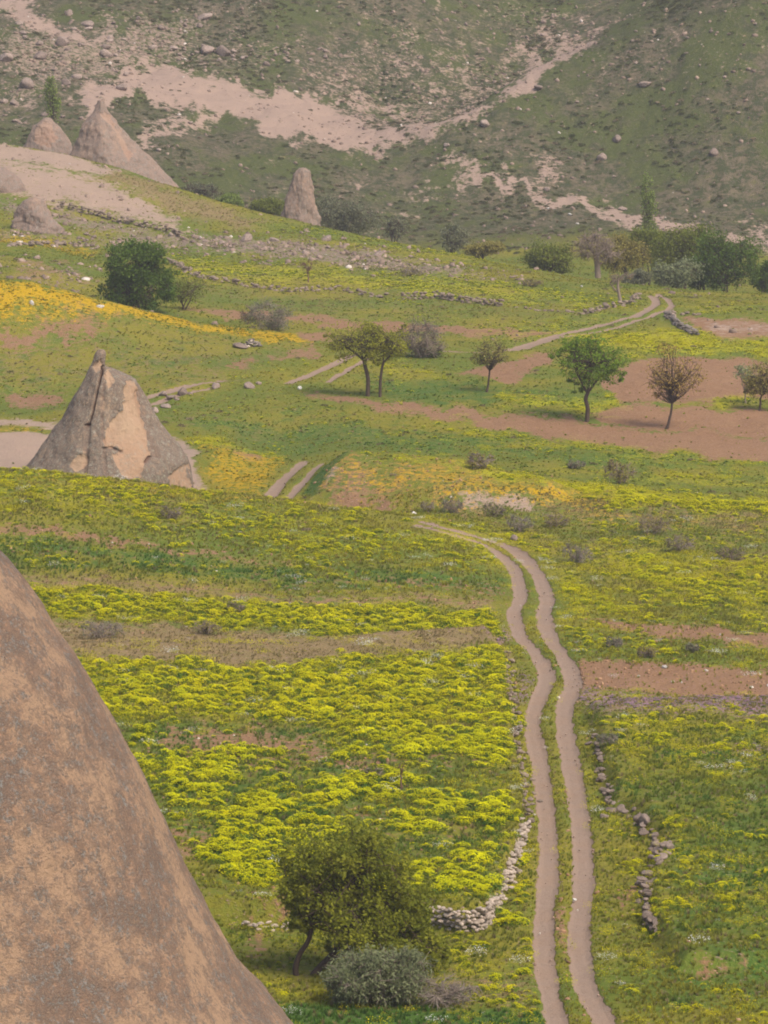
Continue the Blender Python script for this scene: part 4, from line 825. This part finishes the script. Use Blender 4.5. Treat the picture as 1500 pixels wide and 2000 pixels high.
def tube(chain, rad, sides=5):
    chain = np.asarray(chain, float); n = len(chain); T = np.gradient(chain, axis=0); T /= np.linalg.norm(T, axis=1, keepdims=True)+1e-9
    a = np.cross(T, [0.3, 1, .1]); a /= np.linalg.norm(a, axis=1, keepdims=True)+1e-9; b = np.cross(T, a); th = np.arange(sides)/sides*2*np.pi
    V = chain[:, None]+(a[:, None]*np.cos(th)[None, :, None]+b[:, None]*np.sin(th)[None, :, None])*np.asarray(rad)[:, None, None]
    i = np.arange(n*sides).reshape(n, sides); F = np.stack([i[:-1], np.roll(i[:-1], -1, 1), np.roll(i[1:], -1, 1), i[1:]], -1).reshape(-1, 4); return V.reshape(-1, 3), F
class Acc:
    def __init__(s): s.V = []; s.F = []; s.T = []; s.n = 0
    def add(s, V, F, t=None):
        s.V.append(V); s.F.append(F+s.n); s.n += len(V)
        if t is not None: s.T.append(t)
    def mesh(s, name):
        me = mesh_np(name, np.vstack(s.V), np.vstack(s.F))
        if s.T: t = np.concatenate(s.T); vcol(me, 'tone', np.stack([t]*3, 1))
        return me
def curve(a, b, r, bend=.15, n=6, droop=0.0):
    a, b = np.asarray(a, float), np.asarray(b, float); L = np.linalg.norm(b-a); m = (a+b)/2+r.normal(size=3)*L*bend; m[2] += L*droop
    t = np.linspace(0, 1, n)[:, None]; return a*(1-t)**2+2*m*t*(1-t)+b*t*t
def plant(name, base, zone, lobes, label, cat, leaf, bark=None, limbs=None, r0=.16, nb=14, clus=60, per=40, ls=.12, seed=0, twigs=4, fork=.35, asp=1.5, stems=1, depth=.9, sd=.20, Y=None, group=None, shell=.5, twr=.012, soft=0.0):
    """base: photo pixel of the foot; lobes: (px, py, rx, ry) ellipsoids of the crown at that distance; limbs: photo-pixel polylines of visible limbs"""
    r = np.random.default_rng(1000+seed); bark = bark or M_BARK
    if Y is None: p0 = hit(base[0], base[1], zone)
    else: q = at(base[0], base[1], Y); p0 = np.array([q[0], Y, float(ground(q[:1], np.array([Y]))[0])])
    D = p0[1]; m = mpp(D)
    loc = lambda px, py: at(px, py, D)-p0
    LB = [(loc(px, py)+[0, (r.random()-.5)*rx*m*.5, 0], np.array([rx*m, rx*m*depth, ry*m])) for px, py, rx, ry in lobes]
    if zone == 'x':                                 # ragged outline: small side sprays beyond the main lobes
        for c, s in list(LB):
            for k in range(2):
                d = r.normal(size=3); d /= np.linalg.norm(d); LB.append((c+d*s*1.0, s*(.30+.25*r.random())))
    root = empty(name, p0, label, cat, group); W = Acc(); LV = Acc(); ends = []
    zs = min(c[2]-s[2] for c, s in LB); ctr = np.mean([c for c, s in LB], 0); crown_h = max(c[2]+s[2] for c, s in LB)
    if limbs:
        for k, (pl, ra, rb) in enumerate(limbs):
            C = np.array([loc(*q) for q in pl]); t = np.arange(len(C)); q = np.linspace(0, len(C)-1, len(C)*4); C = np.stack([pchip(t, C[:, j], q) for j in range(3)], 1)
            if k == 0: C[0, 2] -= .15
            C[:, 1] += np.linspace(0, (r.random()-.5)*1.2, len(C))*(k > 0)
            V, F = tube(C, np.linspace(ra, rb, len(C)), 7); W.add(V, F); ends.append((C[-1], rb)); ends.append((C[len(C)*2//3], rb))
        ends = ends[2:] if len(ends) > 4 else ends
    else:
        for s_ in range(stems):
            f = np.array([ctr[0]*.6+(r.normal()*.25*LB[0][1][0] if stems > 1 else 0), r.normal()*.1, max(.25, zs+(crown_h-zs)*fork)]); a = np.array([r.normal()*.12*(stems > 1), 0, -.15])
            C = curve(a, f, r, .10, 8); C[2:-1] += r.normal(size=(5, 3))*r0*.35; rr = np.linspace(r0, r0*.55, 8); rr[0] *= 1.35; V, F = tube(C, rr, 7); W.add(V, F); ends.append((C[-1], r0*.55)); ends.append((C[5], r0*.5))
    tips = []
    for c, s in LB:
        nbb = max(3, int(nb*s[0]/max(q[1][0] for q in LB)))
        for k in range(nbb):
            d = r.normal(size=3); d[2] = abs(d[2])*.9-.25; d /= np.linalg.norm(d); e = c+d*s*(.55+.4*r.random()); st, sr = ends[r.integers(len(ends))]
            C = curve(st, e, r, .13, 7, -.03); V, F = tube(C, np.linspace(sr*.62, max(.012, sr*.10), 7), 5); W.add(V, F); tips += [C[3], C[4], C[5], C[6]]
    tips = np.array(tips)
    for c, s in LB:
        kk = max(4, int(clus*(s[0]*s[2])/max(q[1][0]*q[1][2] for q in LB)))
        for k in range(kk):
            d = r.normal(size=3); d /= np.linalg.norm(d); q = (shell+(1-shell)*r.random()**.7)*(.85+.35*r.random()); g0 = c+d*s*q
            if g0[2] < .1: g0[2] = .1+r.random()*.2
            tip = tips[np.argmin(((tips-g0)**2).sum(1)+r.random(len(tips))*.2)]
            for w in range(twigs):
                e = g0+r.normal(size=3)*s*sd*1.1; C = curve(tip, e, r, .10, 4); V, F = tube(C, np.linspace(twr*1.5, twr*.7, 4), 3); W.add(V, F)
            n = r.poisson(per) if per else 0
            if n:
                P = g0+r.normal(size=(n, 3))*s*sd; P[:, 2] = np.maximum(P[:, 2], .03); V, F = quads(P, r, ls*(.6+.8*r.random(n)), asp, .3); tn = np.clip(r.random()*.55+.45*r.random(n), 0, 1); LV.add(V, F, np.repeat(tn, 4))
    woody = name not in ('bush', 'shrub', 'dense_bush')
    link('trunk' if woody else 'stems', W.mesh('trunk'), bark, root)
    if LV.n: link('crown' if woody else 'foliage', LV.mesh('crown'), LEAF[leaf], root)
    return root
# nearest tree and the grey bush at its foot
plant('tree', (592, 1956), (177.5, 181), [(670, 1668, 95, 62), (598, 1722, 58, 72), (740, 1690, 78, 66), (800, 1765, 58, 62), (690, 1775, 120, 66), (835, 1850, 46, 70), (598, 1790, 48, 40), (665, 1850, 34, 28), (770, 1825, 80, 48)], 'big leaning olive green tree with a dark forked trunk beside the grey bush', 'tree', 'olive', None,
      [([(592, 1962), (590, 1940), (592, 1922)], .38, .31), ([(589, 1928), (577, 1895), (584, 1865), (604, 1830), (614, 1770), (630, 1700)], .15, .07), ([(595, 1926), (622, 1895), (655, 1860), (690, 1800), (700, 1720)], .19, .08), ([(630, 1888), (690, 1850), (750, 1810), (790, 1770)], .11, .06), ([(690, 1800), (705, 1730), (712, 1690), (730, 1660)], .13, .08)],
      nb=16, clus=84, per=78, ls=.105, seed=1, twigs=2, sd=.115, shell=.25, twr=.008)
plant('bush', (745, 1965), (160, 176), [(715, 1912, 68, 48), (785, 1912, 54, 48), (668, 1930, 34, 30), (745, 1888, 44, 40), (800, 1880, 26, 30)], 'silvery grey green bush in front of the big leaning tree', 'bush', 'grey', M_TWIG, r0=.06, stems=7, nb=30, clus=90, per=62, ls=.06, seed=2, twigs=6, asp=3.0, sd=.2, shell=.4, fork=.1, twr=.010)
plant('bush', (860, 1965), 'n', [(850, 1935, 55, 32), (905, 1940, 40, 26)], 'thin bare grey brown bush right of the silvery bush', 'bush', 'greyd', M_TWIG, r0=.04, stems=6, nb=20, clus=40, per=8, ls=.05, seed=3, twigs=10, fork=.1, twr=.010)
plant('sapling', (784, 1542), 'n', [(782, 1498, 11, 16)], 'thin bare sapling standing alone in the yellow field', 'sapling', 'rust', M_RED, r0=.05, nb=6, clus=7, per=3, ls=.05, seed=4, twigs=3, fork=.2)
# orchard trees of the middle field
plant('tree', (718, 774), 'x', [(690, 665, 55, 34), (725, 655, 45, 30), (665, 680, 30, 22), (740, 685, 30, 22)], 'broad yellowish green tree, left of a close pair, with a bare curved trunk', 'tree', 'yolive', r0=.17, nb=20, clus=36, per=30, ls=.12, seed=5, sd=.15, shell=.3, twigs=2, limbs=[([(718, 776), (719, 745), (713, 715), (710, 700)], .20, .14), ([(712, 706), (695, 690), (672, 675), (660, 665)], .10, .05), ([(711, 702), (720, 685), (728, 665), (730, 650)], .10, .05), ([(711, 704), (700, 680), (696, 660)], .08, .05)])
plant('tree', (742, 776), 'x', [(760, 660, 42, 32), (770, 685, 34, 28), (740, 690, 26, 20)], 'slimmer yellowish green tree, right one of the close pair', 'tree', 'yolive', r0=.13, nb=14, clus=28, per=28, ls=.12, seed=6, sd=.15, shell=.3, twigs=2, limbs=[([(742, 778), (743, 745), (746, 720), (750, 705)], .14, .10), ([(749, 708), (765, 690), (775, 670)], .07, .04), ([(749, 706), (748, 685), (757, 660)], .07, .04)])
plant('tree', (950, 766), 'x', [(955, 690, 34, 24), (938, 700, 18, 14), (975, 702, 18, 14)], 'small thin olive tree with a straight dark trunk in the flower strip', 'tree', 'brownish', r0=.10, nb=16, clus=34, per=15, ls=.11, seed=7, sd=.2, fork=.15, twigs=4, shell=.3)
plant('tree', (1146, 824), 'x', [(1150, 700, 55, 42), (1115, 690, 35, 28), (1190, 705, 40, 32), (1155, 740, 45, 25), (1150, 672, 34, 20)], 'leafy bright green tree, the fullest crown of the orchard row', 'tree', 'green', r0=.17, nb=22, clus=40, per=40, ls=.13, seed=8, sd=.15, shell=.3, twigs=2, limbs=[([(1146, 826), (1148, 800), (1144, 780), (1149, 765)], .20, .15), ([(1148, 770), (1130, 735), (1115, 705)], .10, .05), ([(1148, 768), (1152, 730), (1150, 690)], .11, .05), ([(1149, 766), (1172, 735), (1190, 705)], .10, .05)])
plant('tree', (1301, 838), 'x', [(1310, 725, 50, 46), (1285, 745, 28, 26), (1335, 745, 30, 28)], 'sparse rusty brown tree with see-through crown on the soil strip', 'tree', 'rust', r0=.13, nb=26, clus=42, per=16, ls=.12, seed=9, sd=.2, twigs=4, shell=.3, fork=.12)
plant('tree', (1458, 788), 'x', [(1460, 730, 24, 20)], 'little pale green tree at the right edge, left of its darker neighbour', 'tree', 'pale', M_TWIG, r0=.07, nb=12, clus=30, per=22, ls=.10, seed=10, fork=.1)
plant('tree', (1484, 803), 'x', [(1488, 738, 32, 30), (1505, 755, 24, 22), (1472, 755, 18, 18)], 'olive brown tree cut by the right edge of the photo', 'tree', 'brownish', r0=.11, nb=16, clus=45, per=24, ls=.11, seed=11, fork=.15, twigs=6)
# middle distance, left
plant('dense_bush', (275, 598), 'm', [(262, 515, 58, 42), (290, 560, 52, 42), (240, 560, 40, 38), (290, 500, 30, 26)], 'large dense dark green bush behind the orange flower bank', 'bush', 'dark', r0=.15, stems=3, nb=24, clus=90, per=70, ls=.17, seed=12, sd=.13, Y=419, shell=.6, fork=.2)
plant('tree', (356, 612), 'm', [(368, 565, 38, 26), (348, 575, 22, 18)], 'small many stemmed tree just right of the dense dark bush', 'tree', 'bush', r0=.08, stems=4, nb=16, clus=40, per=26, ls=.13, seed=13, Y=424, fork=.25)
plant('bush', (530, 645), 'm', [(520, 615, 42, 28), (545, 625, 28, 22)], 'round grey bush on the green strip below the wall', 'bush', 'greyd', M_TWIG, r0=.06, stems=5, nb=20, clus=50, per=26, ls=.11, seed=14, twigs=8, fork=.1, twr=.014)
plant('bush', (484, 634), 'm', [(484, 615, 16, 18)], 'small reddish bare bush left of the round grey bush', 'bush', 'rust', M_RED, r0=.04, stems=4, nb=10, clus=14, per=3, ls=.09, seed=15, twigs=10, fork=.1, twr=.016)
plant('bush', (820, 698), 'm', [(822, 660, 42, 32), (790, 668, 26, 24), (840, 680, 30, 18)], 'bare purplish grey bush right behind the pair of trees', 'bush', 'greyd', M_PURP, r0=.06, stems=6, nb=26, clus=60, per=9, ls=.11, seed=16, twigs=12, fork=.1, twr=.018)
plant('bush', (850, 698), 'm', [(850, 690, 22, 10)], 'low dark bush at the foot of the purplish bush', 'bush', 'dark', r0=.04, stems=3, nb=8, clus=16, per=20, ls=.11, seed=17)
plant('sapling', (602, 552), 'f', [(600, 520, 16, 14)], 'little bare brown tree alone on the far yellow field', 'sapling', 'rust', M_RED, r0=.09, nb=9, clus=12, per=2, ls=.09, seed=18, twigs=7, fork=.3, twr=.018)
# trees in the hollow before the far hill
plant('tree', (1168, 535), 'v', [(1160, 480, 40, 28), (1185, 495, 28, 20), (1140, 490, 22, 18)], 'bare purplish brown tree with a forked trunk before the green bushes', 'tree', 'brownish', M_PURP, r0=.30, nb=26, clus=48, per=3, ls=.14, seed=19, twigs=11, twr=.022, Y=478, limbs=[([(1168, 540), (1166, 515), (1162, 495)], .36, .28), ([(1163, 500), (1150, 480), (1145, 465)], .18, .07), ([(1163, 498), (1168, 475), (1162, 455)], .18, .07), ([(1167, 520), (1185, 505), (1195, 490)], .17, .06)])
plant('tree', (1212, 592), 'm', [(1205, 545, 22, 12), (1225, 540, 14, 10)], 'leaning bare dark tree beside the short pale wall', 'tree', 'brownish', M_PURP, r0=.16, nb=10, clus=16, per=3, ls=.12, seed=20, twigs=7, twr=.018, limbs=[([(1213, 594), (1209, 575), (1207, 558), (1208, 545)], .19, .12), ([(1209, 572), (1198, 562), (1191, 552)], .10, .05), ([(1208, 548), (1216, 538), (1226, 530)], .08, .04)])
def hollow(px, py, w, h, leaf, label, seed, Y=488, bark=None, per=40, lob=3, nm='bush', twigs=3, ls=.17):
    r = np.random.default_rng(seed+500); L = [(px+(r.random()-.5)*w*.7*(lob > 1), py+(r.random()-.3)*h*.3*(lob > 1), w*(.5 if lob == 1 else .34), h*(.5 if lob == 1 else .40)) for k in range(lob)]
    return plant(nm, (px, py+h*.55), 'v', L, label, 'bush' if nm == 'bush' else 'tree', leaf, bark, r0=.10, stems=4, nb=14, clus=46, per=per, ls=ls, seed=seed, Y=Y, fork=.2, twigs=twigs, twr=.018)
hollow(1070, 498, 108, 66, 'bush', 'wide olive green bush left of the bare tree in the hollow', 31, 490)
hollow(1225, 495, 80, 70, 'brownish', 'brownish bush between the bare tree and the tall green ones', 32, 490)
hollow(1262, 470, 60, 60, 'bush', 'green bush at the foot of the slim right poplar', 33, 500)
hollow(1335, 480, 120, 86, 'bush', 'high rounded green bush in the middle of the right thicket', 34, 494, per=50, lob=4)
hollow(1420, 512, 96, 110, 'dark', 'tallest dark green bush at the right end of the thicket', 35, 482, per=55, lob=4)
hollow(1375, 530, 60, 60, 'dark', 'dark bush low in the right thicket behind the grey one', 36, 486)
hollow(1320, 530, 104, 56, 'grey', 'wide silvery grey bush in front of the right thicket', 37, 474, per=44)
hollow(1240, 545, 46, 34, 'greyd', 'small grey bush beside the wide silvery one', 38, 472)
hollow(885, 465, 48, 50, 'greyd', 'round grey green bush behind the ridge crest', 39, 520, lob=1)
hollow(948, 486, 62, 28, 'brownish', 'low yellowish brown bush behind the ridge crest', 40, 508)
hollow(770, 448, 44, 38, 'greyd', 'small grey bush right of the rock pillar scrub', 41, 540, lob=1, per=20, twigs=7)
hollow(668, 418, 104, 70, 'greyd', 'wide dull green bush just right of the rock pillar', 42, 548, per=44, lob=4)
hollow(520, 402, 70, 36, 'bush', 'low green bush just left of the rock pillar', 43, 560, per=50)
hollow(455, 392, 60, 30, 'poplar', 'low yellowish green bush on the crest left of the rock pillar', 44, 560, per=44)
hollow(1492, 535, 40, 60, 'dark', 'dark bush cut off by the right edge of the photo', 45, 486)
hollow(390, 370, 70, 40, 'greyd', 'grey bush at the foot of the slanting tuff cone', 46, 562, lob=2, per=18, twigs=8)
plant('poplar_tree', (1266, 472), 'v', [(1268, 445, 13, 30), (1267, 410, 14, 34), (1266, 375, 11, 32)], 'slim pale green poplar rising above the right thicket', 'poplar', 'poplar', r0=.12, nb=14, clus=36, per=24, ls=.16, seed=50, Y=560, fork=.6, depth=1.0)
plant('poplar_tree', (106, 246), 'h', [(100, 185, 13, 26), (106, 212, 13, 28), (98, 168, 9, 18)], 'slim green poplar beside the blunt cone at upper left', 'poplar', 'poplar', r0=.12, nb=12, clus=34, per=24, ls=.17, seed=51, Y=584, fork=.6, depth=1.0)
# thorny bushes on the meadow
for k, (px, py, w, h, zone, lf, lab) in enumerate([(1210, 945, 66, 44, 'x', 'brownish', 'twiggy brown bush on the green field behind the mound, right one'), (936, 915, 52, 34, 'x', 'brownish', 'small reddish brown bush on the crest of the mound'), (882, 1003, 44, 34, (280, 325), 'greyd', 'dark thorny bush beside the bare patch of the mound'),
          (836, 1000, 30, 24, (280, 325), 'brownish', 'little brown bush left of the dark thorny one'), (965, 1010, 46, 30, (280, 330), 'bush', 'low green bush inside the bare patch'), (1012, 1040, 56, 36, 'n', 'greyd', 'grey thorny bush right of the track bend'), (1085, 1030, 56, 30, 'n', 'brownish', 'brown thorny bush under the end of the bare patch'),
          (1130, 1100, 60, 40, 'n', 'greyd', 'grey twiggy bush in the dry meadow'), (1275, 1045, 70, 44, 'n', 'brownish', 'wide brown twiggy bush under the orange bank'), (1330, 1080, 60, 40, 'n', 'brownish', 'brown thorny bush in the dry meadow, further right'), (1430, 1095, 60, 30, 'n', 'bush', 'green brown bush near the right edge below the bank'),
          (1200, 1265, 36, 24, 'n', 'greyd', 'small grey bush between the two ploughed strips'), (1265, 1285, 40, 24, 'n', 'brownish', 'second small bush between the two ploughed strips, further right'), (200, 1248, 90, 40, 'n', 'greyd', 'wide grey bush in the dry band behind the big rock cone'), (405, 1240, 60, 30, 'n', 'brownish', 'brown bush in the middle of the dry band'),
          (335, 1015, 44, 28, 'n', 'brownish', 'brown bush on the slope below the fairy chimney'), (460, 1198, 36, 26, 'n', 'bush', 'dark green bush within the upper yellow band'), (1188, 1455, 44, 26, 'n', 'greyd', 'grey thorny bush at the top of the right bank'), (1355, 1275, 30, 20, 'n', 'greyd', 'tiny grey bush above the lower ploughed strip'), (730, 1520, 40, 24, 'n', 'bush', 'green bush without flowers by the thin sapling'),
          (1040, 560, 40, 16, 'f', 'brownish', 'reddish low bush on the far field, right one'), (805, 538, 44, 18, 'f', 'brownish', 'reddish low bush on the far field, left one'), (1125, 915, 36, 18, 'x', 'greyd', 'small grey bush left of the twiggy brown one')]):
    plant('bush', (px, py), zone, [(px-w*.2, py-h*.5, w*.32, h*.48), (px+w*.2, py-h*.45, w*.32, h*.42)], lab, 'bush', lf, M_TWIG if k % 2 else M_PURP, r0=.035, stems=5, nb=14, clus=22, per=9, ls=.07 if py > 960 else .11, seed=70+k, twigs=8, fork=.1, twr=.010 if py > 960 else .015)
# ------------------------------------------------------------ air
def haze_box():
    x0, x1, y0, y1, z0, z1 = -320, 320, -40, 1100, -16, 150
    V = [(x, y, z) for z in (z0, z1) for y in (y0, y1) for x in (x0, x1)]
    me = mesh_np('haze', V, np.array([(0, 2, 3, 1), (4, 5, 7, 6), (0, 1, 5, 4), (2, 6, 7, 3), (0, 4, 6, 2), (1, 3, 7, 5)]))
    m = bpy.data.materials.new('haze_air'); m.use_nodes = True; t = m.node_tree; t.nodes.clear(); o = t.nodes.new('ShaderNodeOutputMaterial')
    v = t.nodes.new('ShaderNodeVolumePrincipled'); v.inputs['Density'].default_value = HAZE_DENSITY; v.inputs['Color'].default_value = (.96, .91, .94, 1); v.inputs['Anisotropy'].default_value = .2
    t.links.new(v.outputs[0], o.inputs['Volume']); link('haze', me, m, kind='stuff')
haze_box()
